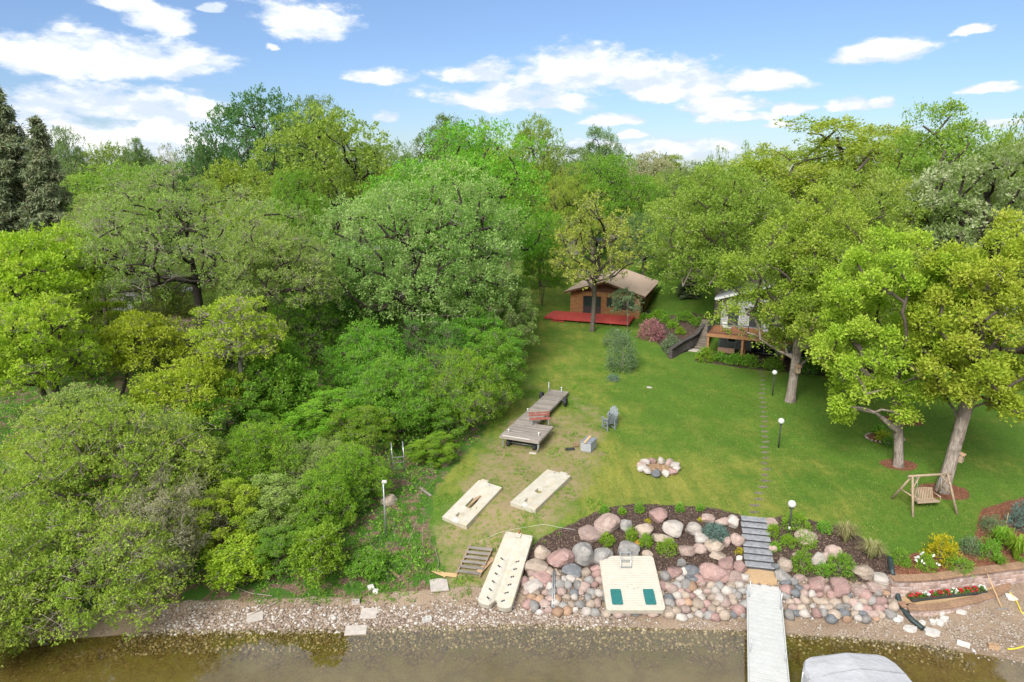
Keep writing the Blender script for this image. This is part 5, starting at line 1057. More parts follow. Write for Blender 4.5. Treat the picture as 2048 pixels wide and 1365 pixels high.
# ---------------------------------------------------------------- drain pipe, slabs, blocks, tools
pp = [at(1779, 1120), at(1783, 1155), at(1789, 1188), at(1800, 1218), at(1822, 1243), at(1846, 1262)]; pp = np.array(pp); pp[:, 2] += [.12, .30, .34, .16, .10, .10]
u_ = np.linspace(0, 5, 90); cur = np.stack([np.interp(u_, range(6), pp[:, i]) for i in range(3)], 1)
for _ in range(6): cur[1:-1] = (cur[:-2]+cur[1:-1]*2+cur[2:])/4
o = MB().tube(cur, np.where(np.arange(90) % 2, .135, .115), 12, smooth=False).build('drain_pipe', 'pipe_black'); tag(o, 'black corrugated drain pipe running from the bed down to the beach', 'pipe')
rs = random.Random(4)
def flat_rock(lab, px, py, w, h, th=.12, mat='white_stone', name='stone_slab', cat_='slab'):
    p = at(px, py); s_ = FPX/depth(*p); poly = [(w/s_/2*rs.uniform(.75, 1.1)*math.cos(a), h/s_*.85*rs.uniform(.75, 1.1)*math.sin(a)) for a in np.linspace(0, 2*math.pi, 8)[:-1]]; o = MB().prism(poly, -.04, th).build(name, mat); o.location = p; o.rotation_euler = (rs.uniform(-.1, .1), rs.uniform(-.1, .1), rs.uniform(-.3, .3)); return tag(o, lab, cat_, 'broken white slabs on the beach')
for X, Y, w, h, lab in ((1165,940,85,42,'broken white slab left of the drain pipe'),(1250,1010,100,40,'white slab beside the lower end of the drain pipe'),(1395,1035,110,50,'pointed white slab under the mouth of the drain pipe'),(1445,880,60,18,'thin white slab upper of those below the block wall'),
        (1460,908,40,20,'small white slab below the block wall'),(1590,898,65,22,'white slab rightmost of those below the block wall'),(1475,943,70,28,'white slab right of the split pair'),(1400,965,42,32,'left half of the split white slab'),(1442,968,48,34,'right half of the split white slab'),(1330,968,45,22,'small white slab touching the drain pipe')):
    flat_rock(lab, *Z2(X, Y), w*.2968, h*.2968)
def cinder(lab, px, py, rz, mat='concrete', dims=(.42, .21, .2), rx=0):
    p = at(px, py); o = thing('cinder_block', lab, 'cinder block', (p[0], p[1], p[2]+dims[2]/2), rz); o.rotation_euler = (rx, 0, rz); x, y, z = dims; m_ = MB(); w = .04
    for s_ in (-1, 1): m_.box((0, s_*(y/2-w/2), 0), (x, w, z))
    for f in (-1, 0, 1): m_.box((f*(x/2-w/2), 0, 0), (w, y-2*w-.002, z-.004))
    m_.build('shell', mat, o); MB().box((0, 0, -z/2+.015), (x-2*w-.01, y-2*w-.01, .02)).build('hollow', 'soil', o)
cinder('grey cinder block at the foot of the left riprap', 1091, 1220, .05, 'concrete', rx=1.2); cinder('grey cinder block standing among the right riprap', 1736, 1225, 1.3, 'concrete'); cinder('tan cinder block on the wet sand near the yellow hose', 1986, 1297, -.3, 'old_board')
cinder('small cinder block on the pebble shore', 854, 1243, .5, 'white_stone'); cinder('cinder block lying at the upper edge of the pebbles', 712, 1208, .2, 'concrete', (.36, .2, .2))
for lab, px, py, w, h, rz in (('white brick lying on the wet sand', 1926, 1292, .5, .22, -.6), ('small pale stone block near the left cinder block', 1072, 1217, .22, .2, 0), ('pale stone block below the left riprap', 1078, 1228, .25, .22, .3), ('pale block at the edge of the brush', 742, 1178, .3, .25, .4), ('second pale block at the edge of the brush', 752, 1186, .26, .2, -.2)):
    o = MB().box((0, 0, .09), (w, h, .18), ch=.02).build('stone_block', 'white_stone'); tag(o, lab, 'block'); o.location = at(px, py); o.rotation_euler = (0, 0, rz)
for lab, px, py, w, h, rz in (('square concrete slab on the left pebbles', 510, 1236, .75, .65, .35), ('concrete slab tilted on the pebbles near the middle', 738, 1229, .78, .7, .05), ('concrete slab half sunk at the water edge', 712, 1263, 1., .6, .1), ('grey slab beside the orange boards', 878, 1172, .9, .95, .2)):
    o = MB().box((0, 0, .05), (w, h, .10), ch=.015).build('concrete_slab', 'concrete'); tag(o, lab, 'slab'); o.location = at(px, py); o.rotation_euler = (.06, .03, rz)
# rake
a, b2 = onz(1970, 1138, 1.55), at(2003, 1217); rk = thing('rake', 'rake with long pale handle leaning on the block wall', 'rake', b2); d = a-b2
MB().tube([(0, 0, .05), tuple(d)], .022, 7).build('handle', 'fresh_wood', rk); MB().box((0, -.05, .03), (.62, .035, .035)).build('head', 'galv', rk)
for i in range(9): MB().bar((-.28+.07*i, -.05, .03), (-.28+.07*i, -.10, -.03), .012, .012).build('tine', 'galv', rk)
def cable(name, lab, cat_, pts, r, mat, lift=.03):
    P = np.array([at(*p) for p in pts]); P[:, 2] += lift; u_ = np.linspace(0, len(P)-1, len(P)*8); C_ = np.stack([np.interp(u_, range(len(P)), P[:, i]) for i in range(3)], 1)
    for _ in range(4): C_[1:-1] = (C_[:-2]+C_[1:-1]*2+C_[2:])/4
    return tag(MB().tube(C_, r, 6).build(name, mat), lab, cat_)
cable('hose', 'yellow hose lying on the sand at the right edge', 'hose', [(2019,1186),(2030,1200),(2036,1210),(2042,1226),(2060,1235)], .035, 'yellow_hose'); cable('hose', 'yellow hose end lying on the wet sand by the tan block', 'hose', [(2015,1300),(2030,1299),(2060,1291)], .035, 'yellow_hose')
flat_rock('grey slab under the yellow hose', 2022, 1196, 22, 14, .06); 
cable('rope', 'thin pale rope over the float and the mulch', 'rope', [(960,1085),(1000,1066),(1040,1058),(1088,1050),(1120,1057),(1150,1061)], .006, 'rope_white', .04)
# fallen branches and junk on the left bank
for lab, pts, r, mt in (('grey metal pipe lying in the brush', [(718,1100),(745,1125),(768,1146)], .03, 'galv'), ('second grey metal pipe in the brush', [(722,1112),(750,1140),(766,1152)], .025, 'galv'), ('bare fallen branch on the pebbles', [(480,1245),(520,1225),(560,1205)], .022, 'twig'), ('pale driftwood branch below the raft', [(1215,1240),(1250,1236),(1290,1226)], .018, 'twig'), ('thin driftwood branch near the raft', [(1262,1250),(1272,1237),(1300,1224)], .015, 'twig'), ('crooked dead branch in the brush pile', [(735,1068),(740,1090),(760,1110),(758,1160)], .02, 'twig'), ('long dead branch left of the bright bush', [(455,1172),(500,1190),(545,1196)], .02, 'twig'), ('broken pale branch behind the old steps', [(870,1100),(878,1130),(872,1148)], .015, 'twig')):
    cable('fallen_branch' if mt == 'twig' else 'metal_pipe', lab, 'branch' if mt == 'twig' else 'pipe', pts, r, mt, .10)
os_ = thing('old_wooden_steps', 'collapsed set of weathered wooden steps beside the roller float', 'steps', at(938, 1150), math.radians(-12))
for i in range(6): MB().box((.12*i*.35, .30*i, .16+.10*i), (1.35, .17, .06)).build('tread', 'grey_wood', os_)
for x in (-.6, .62): MB().bar((x, -.15, .05), (x+.22, 1.75, .62), .05, .16).build('stringer', 'old_board', os_)
for lab, px, py, l, rz, mt in (('orange brown board leaning by the roller float', 976, 1128, 1.7, -.55, 'old_board'), ('orange weathered board on the ground by the old steps', 880, 1148, .8, 1.1, 'fresh_wood'), ('short orange board touching the old steps', 902, 1152, .6, 1.5, 'fresh_wood'), ('pale board pair lying in the weeds below the ladder', 850, 985, 1.2, .75, 'grey_wood_y'), ('red brown board in the brush', 790, 1150, .7, .8, 'old_board')):
    o = MB().box((0, 0, .06), (.3 if 'orange' in lab else .14, l, .04)).build('wooden_board', mt); tag(o, lab, 'board'); o.location = at(px, py); o.rotation_euler = (.1, .05, rz)
for i, lab in enumerate(('left of two steel pipes leaning on the riprap', 'right of two steel pipes leaning on the riprap')):
    a, b2 = at(1104+4*i, 1222), at(1107+3*i, 1132); a[2] += .12; b2[2] += .45; tag(MB().tube([a, a+(b2-a)*.72], .035, 8).build('steel_pipe', 'galv'), lab, 'pipe')
a, b2 = at(1105, 1222), at(1108, 1132); 
# ladder in the weeds
ld_ = thing('ladder', 'aluminium dock ladder standing in the weeds of the thicket', 'ladder', at(797, 945), math.radians(14))
for s_ in (-1, 1): MB().tube([(s_*.36, -.15, 0), (s_*.36, -.1, 1.25), (s_*.36, .25, 1.95), (s_*.36, .75, 1.75), (s_*.36, .8, .2)], .028, 7).build('rail', 'steel', ld_)
for z in (.35, .72, 1.08): MB().box((0, -.12, z), (.74, .10, .03)).build('rung', 'steel', ld_)
p = at(772, 1075); po = thing('bare_pole', 'thin grey pole with a bracket top standing in the weeds', 'pole', p); MB().tube([(0, 0, -.1), (0, 0, 3.3)], .04, 8).build('shaft', 'galv', po); MB().box((.06, 0, 3.32), (.26, .14, .16), ch=.03).build('bracket', 'white_stone', po)
o = put_rock(None, at(779, 1004)+np.array([0, 0, .1]), (.55, .45, .4), 'tan', .3, ROCK, 'boulder'); tag(o, 'rounded tan boulder behind the bare pole', 'boulder')

# ---------------------------------------------------------------- cabin
A_ = onz(1141, 623, 4.35); B_ = onz(1280, 632, 4.35); rz = math.radians(-20); cab = thing('log_cabin', 'small brown log sided cabin with tan gable roof', 'cabin', (A_[0], A_[1], 3.95), rz); CW, CD, CH = 8.2, 10., 2.55; z0 = .36
def wall_boards(parent, p0, p1, z0, z1, holes, mat, bh=.2, th=.10, name='wall'):
    """horizontal boards between p0 and p1 with rectangular holes (s0,s1,za,zb)"""
    p0 = np.array(p0, float); p1 = np.array(p1, float); L_ = np.linalg.norm(p1-p0); d = (p1-p0)/L_; m_ = MB(); z = z0; ang = math.atan2(d[1], d[0]); M = np.array([[math.cos(ang), -math.sin(ang), 0], [math.sin(ang), math.cos(ang), 0], [0, 0, 1]])
    while z < z1-.01:
        h = min(bh, z1-z); cuts = [(0, L_)]
        for a, b2, za, zb in holes:
            if za < z+h*.6 and zb > z+h*.4: cuts = [c for q0, q1 in cuts for c in ((q0, min(q1, a)), (max(q0, b2), q1)) if c[1]-c[0] > .02]
        for a, b2 in cuts:
            c = p0+d*(a+b2)/2; m_.box((c[0], c[1], z+h/2), (b2-a, th, h-.012), M, .025)
        z += h
    return m_.build(name, mat, parent)
fh = [(1.55, 3.65, z0, z0+2.05), (4.35, 5.05, z0+.85, z0+2.0), (5.2, 7.6, z0+.75, z0+2.0)]
wall_boards(cab, (0, 0), (CW, 0), 0, z0+CH, fh, 'log_siding', name='wall'); wall_boards(cab, (CW, 0), (CW, CD), 0, z0+CH, [(1.9, 2.7, z0, z0+2.05), (4.2, 8.8, z0+1.35, z0+2.15)], 'log_siding', name='wall'); wall_boards(cab, (0, CD), (0, 0), 0, z0+CH, [], 'log_siding', name='wall'); wall_boards(cab, (CW, CD), (0, CD), 0, z0+CH, [], 'log_siding', name='wall')
MB().box((CW/2, CD/2, z0+.6), (CW-.5, CD-.5, 2.6)).build('interior', 'dark_int', cab)
rise = 1.25
MB().add([(0, .03, z0+CH), (CW, .03, z0+CH), (CW/2, .03, z0+CH+rise), (0, .12, z0+CH), (CW, .12, z0+CH), (CW/2, .12, z0+CH+rise)], [(0,1,2),(5,4,3)]).build('gable', 'brown_trim', cab)
def win(parent, x, z, w, h, y=-.02, rot=0, org=(0, 0), cols_=2, fm='brown_trim', name='window'):
    f = MB(); t_ = .07
    f.box((x+w/2, y, z), (w+.1, .08, t_)).box((x+w/2, y, z+h), (w+.1, .08, t_)).box((x, y, z+h/2), (t_, .078, h-t_)).box((x+w, y, z+h/2), (t_, .078, h-t_))
    for i in range(1, cols_): f.box((x+w*i/cols_, y, z+h/2), (.05, .074, h-t_))
    o = f.build(name, fm, parent); MB().box((x+w/2, y+.05, z+h/2), (w-.04, .02, h-.04)).build('pane', 'glass_dark', o)
    if rot: o.rotation_euler = (0, 0, rot); o.location = (org[0], org[1], 0)
    return o
win(cab, 1.55, z0+.03, 2.1, 2.0, cols_=2, name='door'); win(cab, 4.35, z0+.85, .7, 1.15, cols_=1); win(cab, 5.2, z0+.75, 2.4, 1.25, cols_=2)
win(cab, 1.9, z0+.03, .8, 2.0, rot=math.pi/2, org=(CW, 0), cols_=1, name='door'); win(cab, 4.2, z0+1.35, 4.6, .8, rot=math.pi/2, org=(CW, 0), cols_=4)
def gable_roof(parent, W_, D_, zb, rise, ov, mat, trim, th=.14, name='roof'):
    h = rise+0.; sl = h/(W_/2); x_ = W_/2+ov; zl = zb+h-sl*x_; m_ = MB()
    for s_ in (-1, 1):
        P = [(W_/2, -ov, zb+h), (W_/2+s_*x_, -ov, zl), (W_/2+s_*x_, D_+ov, zl), (W_/2, D_+ov, zb+h)]; V_ = P+[(a, b2, c+th) for a, b2, c in P]; F_ = [(0,1,2,3),(7,6,5,4),(0,4,5,1),(1,5,6,2),(2,6,7,3)]
        if s_ < 0: F_ = [f[::-1] for f in F_]
        m_.add(V_, F_)
    o = m_.build(name, mat, parent); n = 12
    sh = MB()
    for s_ in (-1, 1):
        for i in range(n):
            f = (i+.5)/n; x = W_/2+s_*x_*f; z = zb+h-sl*x_*f+th; a = math.atan2(sl, 1)*s_; M = np.array([[math.cos(a), 0, math.sin(a)], [0, 1, 0], [-math.sin(a), 0, math.cos(a)]]); sh.box((x, D_/2, z+.012), (x_/n*1.12, D_+2*ov+.02, .02), M @ np.array([[1, 0, 0], [0, 1, 0], [0, 0, 1]]))
    sh.build('shingle_rows', mat, o)
    for s_ in (-1, 1): MB().bar((W_/2, -ov-.03, zb+h+.02), (W_/2+s_*x_, -ov-.03, zl+.02), .05, .22).build('fascia', trim, o)
    for s_ in (-1, 1): MB().box((W_/2+s_*(x_+.03), D_/2, zl+.05), (.05, D_+2*ov, .18)).build('eave_board', trim, o)
    MB().box((W_/2, D_/2, zb+h+th+.02), (.26, D_+2*ov, .06)).build('ridge_cap', mat, o); return o
gable_roof(cab, CW, CD, z0+CH, rise, .65, 'roof_tan', 'brown_trim')
MB().tube([(CW*.36, 4.2, z0+CH+.4), (CW*.36, 4.2, z0+CH+rise+.75)], .09, 8).build('vent_pipe', 'galv', cab)
dkx0, dkx1, dky = -2.1, CW-.55, -3.7
dd = thing('cabin_deck', 'low bright red wooden deck along the front of the cabin', 'deck', (A_[0], A_[1], 3.95), rz); m_ = MB()
x = dkx0
k = 0
while k*.145 < -dky-.08:
    y = dky+.07+k*.145; m_.box(((dkx0+dkx1)/2, y, z0-.02), (dkx1-dkx0, .135, .04)); k += 1
m_.build('boards', 'red_deck', dd); MB().box(((dkx0+dkx1)/2, dky-.02, z0-.13), (dkx1-dkx0, .04, .2)).build('front_fascia', 'red_deck', dd); MB().box((dkx0-.02, dky/2, z0-.13), (.04, -dky, .2)).build('side_fascia', 'red_deck', dd); MB().box((dkx1+.02, dky/2, z0-.13), (.04, -dky, .2)).build('side_fascia', 'red_deck', dd)
for x in np.linspace(dkx0+.15, dkx1-.15, 6): MB().box((x, dky+.15, .0), (.14, .14, .66)).build('pier', 'brown_trim', dd)
for i in range(2): MB().box((dkx0+1.75, dky-.22-.28*i, z0-.16-.15*i), (1.5, .30, .05)).build('step', 'red_deck', dd)
p = at(1334, 615); o = thing('side_stoop', 'dark wooden stoop steps at the side door of the cabin', 'steps', (A_[0]+CW*math.cos(rz)+.6, A_[1]+CW*math.sin(rz)+2.0, 4.1), rz)
for i in range(2): MB().box((.5+.35*i, 0, .28-.2*i), (.9, 1.3, .18), ch=.01).build('step', 'black_metal', o)
# ---------------------------------------------------------------- house with raised deck
P1 = at(1411, 718); hz = math.radians(-25); hz0 = float(P1[2]); DH = 2.5
hs = thing('house', 'grey sided lake house mostly hidden behind the oaks', 'house', (P1[0], P1[1], hz0), hz); HX0, HX1, HY0, HY1, HT = .6, 14.5, 4.0, 13.0, 5.35
upw = [(1.2, 2.3, DH+.1, DH+2.15), (3.2, 5.6, DH+.1, DH+2.15), (6.6, 8.4, DH+.9, DH+2.1), (9.6, 12.0, DH+.1, DH+2.15)]; lww = [(1.4, 2.2, .9, 1.8), (3.6, 6.0, .1, 2.1), (7.5, 9.9, .1, 2.1), (11.2, 12.6, .9, 1.9)]
wall_boards(hs, (HX0, HY0), (HX1, HY0), 0, HT, [(a-HX0, b2-HX0, c, d) for a, b2, c, d in upw+lww], 'siding_grey', .18, .06); wall_boards(hs, (HX1, HY0), (HX1, HY1), 0, HT, [], 'siding_grey', .18, .06); wall_boards(hs, (HX0, HY1), (HX0, HY0), 0, HT, [], 'siding_grey', .18, .06); wall_boards(hs, (HX1, HY1), (HX0, HY1), 0, HT, [], 'siding_grey', .18, .06)
MB().box(((HX0+HX1)/2, (HY0+HY1)/2, HT/2), (HX1-HX0-.5, HY1-HY0-.5, HT-.1)).build('interior', 'dark_int', hs)
for a, b2, c, d in upw+lww: win(hs, a, c, b2-a, d-c, HY0-.02, cols_=max(1, int((b2-a)/.9)), fm='siding_white')
ho = gable_roof(hs, HX1-HX0+.0, HY1-HY0, HT, 2.3, .6, 'roof_grey', 'siding_white'); ho.location = (HX0, HY0, 0)
hd = thing('house_deck', 'raised cedar deck with black railing along the lake side of the house', 'deck', (P1[0], P1[1], hz0), hz); DX1 = 13.; m_ = MB(); k = 0
while k*.145 < 3.9: m_.box((DX1/2, .05+k*.145, DH-.02), (DX1, .135, .04)); k += 1
m_.build('boards', 'deck_cedar', hd); MB().box((DX1/2, -.03, DH-.17), (DX1, .05, .26)).build('front_beam', 'cedar_post', hd); MB().box((-.03, 2., DH-.17), (.05, 4., .26)).build('side_beam', 'cedar_post', hd)
for x in (.1, 3.2, 6.7, 10., 12.9): MB().box((x, .12, DH/2-.2), (.19, .19, DH-.1)).build('post', 'cedar_post', hd)
for x in (3.2, 6.7, 10.): MB().box((x, 2.6, DH/2-.2), (.17, .17, DH-.1)).build('post', 'cedar_post', hd)
def railing(parent, p0, p1):
    p0 = np.array(p0, float); p1 = np.array(p1, float); L_ = np.linalg.norm(p1-p0); d = (p1-p0)/L_; up3 = np.array([0, 0, 1.]); r_ = MB().bar(p0+up3*.98, p1+up3*.98, .06, .05).build('handrail', 'black_metal', parent); m_ = MB(); m_.bar(p0+up3*.10, p1+up3*.10, .04, .04)
    for i in range(int(L_/.125)): m_.bar(p0+d*(i+.5)*.125+up3*.10, p0+d*(i+.5)*.125+up3*.96, .018, .018, (d[1], -d[0], 0) if abs(d[0]) > .1 else (1, 0, 0))
    m_.build('balusters', 'black_metal', parent)
    for i in range(int(L_/1.8)+2): q_ = p0+d*min(L_, i*1.8); MB().box((q_[0], q_[1], q_[2]+.5), (.07, .07, 1.04)).build('rail_post', 'black_metal', parent)
railing(hd, (0, .05, DH), (DX1, .05, DH)); railing(hd, (.03, .1, DH), (.03, 3.9, DH))
def patio_chair(lab, x, y, r):
    M = hd.matrix_basis @ Matrix.Translation((x, y, DH+.005)) @ Matrix.Rotation(r, 4, 'Z'); o = thing('patio_chair', lab, 'chair', axes=M, group='furniture on the deck')
    MB().box((0, 0, .42), (.56, .54, .10), ch=.03).build('cushion', 'cushion', o); MB().bar((0, .27, .45), (0, .38, .98), .54, .09).build('backrest', 'cushion', o)
    for sx_ in (-1, 1):
        for sy in (-1, 1): MB().tube([(sx_*.27, sy*.25, 0), (sx_*.27, sy*.25, .4)], .018, 6).build('leg', 'black_metal', o)
        MB().bar((sx_*.29, -.27, .62), (sx_*.29, .30, .64), .04, .03).build('armrest', 'black_metal', o)
patio_chair('white cushioned patio chair left on the deck', 5.1, 1.3, .5); patio_chair('white cushioned patio chair in the middle of the deck', 6.5, 1.6, -.4); patio_chair('white cushioned patio chair right on the deck', 8.6, 1.3, .2); patio_chair('patio chair standing alone near the left corner of the deck', 1.6, 1.2, 2.6)
pb = thing('porch_swing', 'brown wooden bench swing hung under the house deck', 'swing', axes=hd.matrix_basis @ Matrix.Translation((1.75, .35, .62)))
for i in range(5): MB().bar((-.75, .05*i*0, .10+.10*i), (.75, 0, .10+.10*i), .03, .085).build('back_slat', 'fence_brown', pb); MB().box((0, .08+.10*i, .04), (1.5, .085, .03)).build('seat_slat', 'fence_brown', pb)
for s_ in (-1, 1): MB().tube([(s_*.72, .2, .05), (s_*.72, .2, DH-.75)], .012, 5).build('chain', 'galv', pb)
# concrete stairs beside the house
ss = thing('concrete_stairs', 'concrete stairs climbing beside the house between wall and deck', 'stairs', at(1397, 698), math.radians(-27))
for i in range(13): MB().box((0, .35*i, -.05+.17*i), (1.35, .40, .17), ch=.01).build('step', 'pavers', ss)
MB().box((0, -.6, -.06), (1.6, .9, .12), ch=.01).build('landing', 'concrete', ss)
dw = [at(1341, 717)[:2], at(1352, 711)[:2], at(1366, 704)[:2], at(1378, 701)[:2], at(1390, 694)[:2], at(1402, 678)[:2], at(1416, 662)[:2]]
block_wall('dark curved block retaining wall below the garden beside the stairs', dw, float(G(*dw[0]))-.1, 5, .20, .42, .34, 'dark_block', 'dark_block', z_fn=lambda s_: .20*s_*.55)
o = thing('garden_path', 'paved path at the top of the concrete stairs', 'path', at(1452, 602), math.radians(-27)); MB().box((0, 0, .03), (1.4, 5, .08)).build('paving', 'pavers', o)
# ---------------------------------------------------------------- neighbours
def simple_house(lab, p, rz, W_, D_, H_, rise, wallm, roofm, trim, wins, door=None):
    o = thing('neighbour_house', lab, 'house', p, rz); wall_boards(o, (0, 0), (W_, 0), 0, H_, [(a, a+w, z, z+h) for a, z, w, h in wins], wallm, .18, .07); wall_boards(o, (W_, 0), (W_, D_), 0, H_, [], wallm, .18, .07); wall_boards(o, (W_, D_), (0, D_), 0, H_, [], wallm, .18, .07); wall_boards(o, (0, D_), (0, 0), 0, H_, [], wallm, .18, .07)
    MB().box((W_/2, D_/2, H_/2), (W_-.4, D_-.4, H_-.1)).build('interior', 'dark_int', o)
    for a, z, w, h in wins: win(o, a, z, w, h, -.02, cols_=max(1, int(w/.9)), fm=trim)
    gable_roof(o, W_, D_, H_, rise, .6, roofm, trim); return o
p = spot(1915, 66); simple_house('pale grey neighbour house glimpsed through the oaks at right', p, math.radians(-15), 11, 9, 5.2, 2.4, 'siding_white', 'roof_grey', 'siding_white', [(2, 3.2, 1.6, 1.2), (6, 3.2, 2.2, 1.3), (1.5, .8, 1.6, 1.2), (6.5, .8, 1.6, 1.2)])
p = spot(395, 64); simple_house('low brown neighbour cottage half hidden in the left woods', p-np.array([7.5, 0, 0]), math.radians(-6), 9, 7, 2.5, 1.2, 'fence_brown', 'roof_tan', 'siding_white', [(1.5, .9, 1.4, 1.1), (5.4, .3, 1.7, 2.)])
p = spot(225, 84); simple_house('grey roofed garage behind the crab tree at left', p, math.radians(-12), 8, 7, 2.4, 1.5, 'siding_grey', 'roof_grey', 'siding_white', [(2, .9, 1.4, 1.1)])
p = spot(1045, 128); simple_house('far house across the road glimpsed past the maple', p, math.radians(10), 11, 8, 3.2, 2.2, 'siding_grey', 'roof_tan', 'siding_white', [(2, .9, 1.6, 1.1), (6, .9, 1.6, 1.1)])
ra, rb = spot(600, 143), spot(1700, 143); n = 24; xs = np.linspace(-160, 160, n); V_ = [(x, 141+w, float(G(x, 141+w))+.12) for w in (-3, 3) for x in xs]; struct(MB().add(V_, [(i, i+1, n+i+1, n+i) for i in range(n-1)]).build('road', 'asphalt'))
def car(lab, p, rz, mat):
    o = thing('parked_car', lab, 'car', p, rz); pr = [(-2.2,.35),(-2.25,.75),(-1.5,.95),(-.9,1.42),(.7,1.45),(1.35,1.0),(2.2,.85),(2.25,.35)]; k = len(pr); V_ = [(x, s_*(.86 if z < 1.1 else .72), z) for s_ in (-1, 1) for x, z in pr]
    MB().add(V_, [tuple(range(k)), tuple(range(2*k-1, k-1, -1))]+[(i, k+i, k+(i+1) % k, (i+1) % k) for i in range(k)]).build('body', mat, o)
    for s_ in (-1, 1):
        MB().add([(-1.25, s_*.82, 1.0), (1.1, s_*.82, 1.0), (.65, s_*.745, 1.38), (-.85, s_*.745, 1.38)], [(0, 1, 2, 3)]).build('side_window', 'glass_dark', o)
        for x in (-1.4, 1.4): t_ = MB().lathe([(.2, -.1), (.32, -.1), (.34, 0), (.32, .1), (.2, .1)], 16, (x, s_*.80, .33), np.array([[1, 0, 0], [0, 0, 1], [0, 1, 0]])).build('tyre', 'black_rubber', o); MB().lathe([(.001, 0), (.21, .0)], 12, (x, s_*.91, .33), np.array([[1, 0, 0], [0, 0, 1], [0, 1, 0]])).build('rim', 'steel', t_)
pm('car_black', (.02, .02, .025), (.025, .025, .03), 1, .3, spec=.6)
q_ = spot(1268, 136); car('dark car parked on the road behind the cabin', q_+np.array([0, 0, .12]), .1, 'car_black')
# ---------------------------------------------------------------- garden plants
def pl(name, lab, cat_, px, py, hpx, wpx, leaf, mat, n=None, group=None, **kw):
    p = at(px, py); s_ = FPX/depth(*p); h, w = hpx/s_*1.05, wpx/s_/2; n = n or int(60+220*w*h/(leaf/.1)**1.5); return plant(name, lab, cat_, p, min(n, 900), h, w, leaf, mat, group, **kw)
def grass_tuft(name, lab, cat_, px, py, hpx, wpx, mat, n=420, group=None, wide=.018):
    p = at(px, py); s_ = FPX/depth(*p); h, w = hpx/s_*1.1, wpx/s_/2; r_ = rngp; a = r_.uniform(0, 6.28, n); d = np.stack([np.cos(a), np.sin(a)], 1); sp = r_.uniform(.1, 1, (n, 1)); hh = h*r_.uniform(.6, 1.05, (n, 1)); side = np.concatenate([-d[:, 1:], d[:, :1], np.zeros((n, 1))], 1)*wide; V_ = []
    for f, bend, up2 in ((0, .08, 0), (.45, .42, .72), (.8, .85, 1.0), (1, 1.15, .86)):
        c = np.concatenate([d*w*sp*bend, hh*up2], 1); V_ += [c-side*(1-f*.85), c+side*(1-f*.85)]
    V_ = np.stack(V_, 1).reshape(-1, 3); F_ = np.concatenate([np.stack([np.arange(n)*8+k*2+j for j in (0, 1, 3, 2)], 1) for k in range(3)]); ti = np.tile(r_.uniform(0, 1, n), 3)
    o = thing(name, lab, cat_, p, 0, group); link('blades', npmesh('blades', V_, F_, ti), LM[mat], o); return o
GP = 'plants in the boulder beds'
for i, (px, py, h, w, mt) in enumerate(((1208,1028,17,20,'bush'),(1244,1027,12,16,'fresh'),(1279,1023,17,22,'bush'),(1359,1022,15,20,'bush'),(1400,1020,10,15,'bush'))):
    pl('round_perennial', ('leftmost','second from left','middle, largest','second from right','rightmost')[i]+' of the green tufts along the top of the mulch bed', 'plant', px, py, h, w, .07, mt, group=GP)
for i, (px, py, h, w, lab) in enumerate(((1213,1088,22,34,'bright fern left of those above the raft'),(1262,1080,24,26,'bright fern second above the raft'),(1292,1092,26,26,'bright fern third above the raft'),(1333,1106,30,40,'bright fern right of those above the raft'))):
    pl('fern', lab, 'fern', px, py, h, w, .11, 'fresh', group=GP, asp=.35)
pl('creeping_juniper', 'blue-grey spreading juniper left of the stone steps', 'juniper', 1430, 1075, 26, 56, .10, 'blue', 420, asp=.3)
for i, (px, py, h, w, mt, lab) in enumerate(((1546,1072,26,26,'fresh','bright fern beside the steps'),(1592,1056,32,60,'fresh','broad bright fern behind the lamp post'),(1575,1090,22,30,'fresh','small fern at the lamp foot'),(1610,1090,26,42,'fresh','bright fern in front of the tan boulder'),(1604,1140,44,46,'bush','loose green shrub in the right boulder bed'),(1680,1145,40,60,'bush','spreading green shrub low in the right bed'),(1645,1150,24,30,'bush','small shrub between two others in the right bed'),(1648,1062,20,28,'bush','leafy lily clump behind the boulders'),(1550,1100,16,18,'fresh','low fern below the first one by the steps'))):
    pl('shrub', lab, 'shrub', px, py, h, w, .10, mt, group=GP, asp=.4)
grass_tuft('ornamental_grass', 'straw coloured ornamental grass, upper of two by the lawn', 'grass clump', 1690, 1085, 36, 62, 'straw'); grass_tuft('ornamental_grass', 'green and straw ornamental grass, lower of two by the lawn', 'grass clump', 1742, 1118, 34, 66, 'straw')
for i, (px, py) in enumerate(((1401,1043),(1295,1045),(1480,1103),(1476,1108),(1275,1090))): pl('yellow_flowers', ('yellow flowers beside the pink boulder','yellow flowers behind the tan boulder','yellow flowers left of the steps','lower yellow flowers left of the steps','orange flowers between the ferns')[i], 'flowers', px, py, 7, 13, .06, 'gold' if i < 4 else 'orangef', 24, GP)
def wp(px, py): return at(px, py)
pl('golden_shrub', 'golden-yellow leaved shrub behind the block wall', 'shrub', 1882, 1118, 52, 66, .14, 'gold', 170, asp=.4)
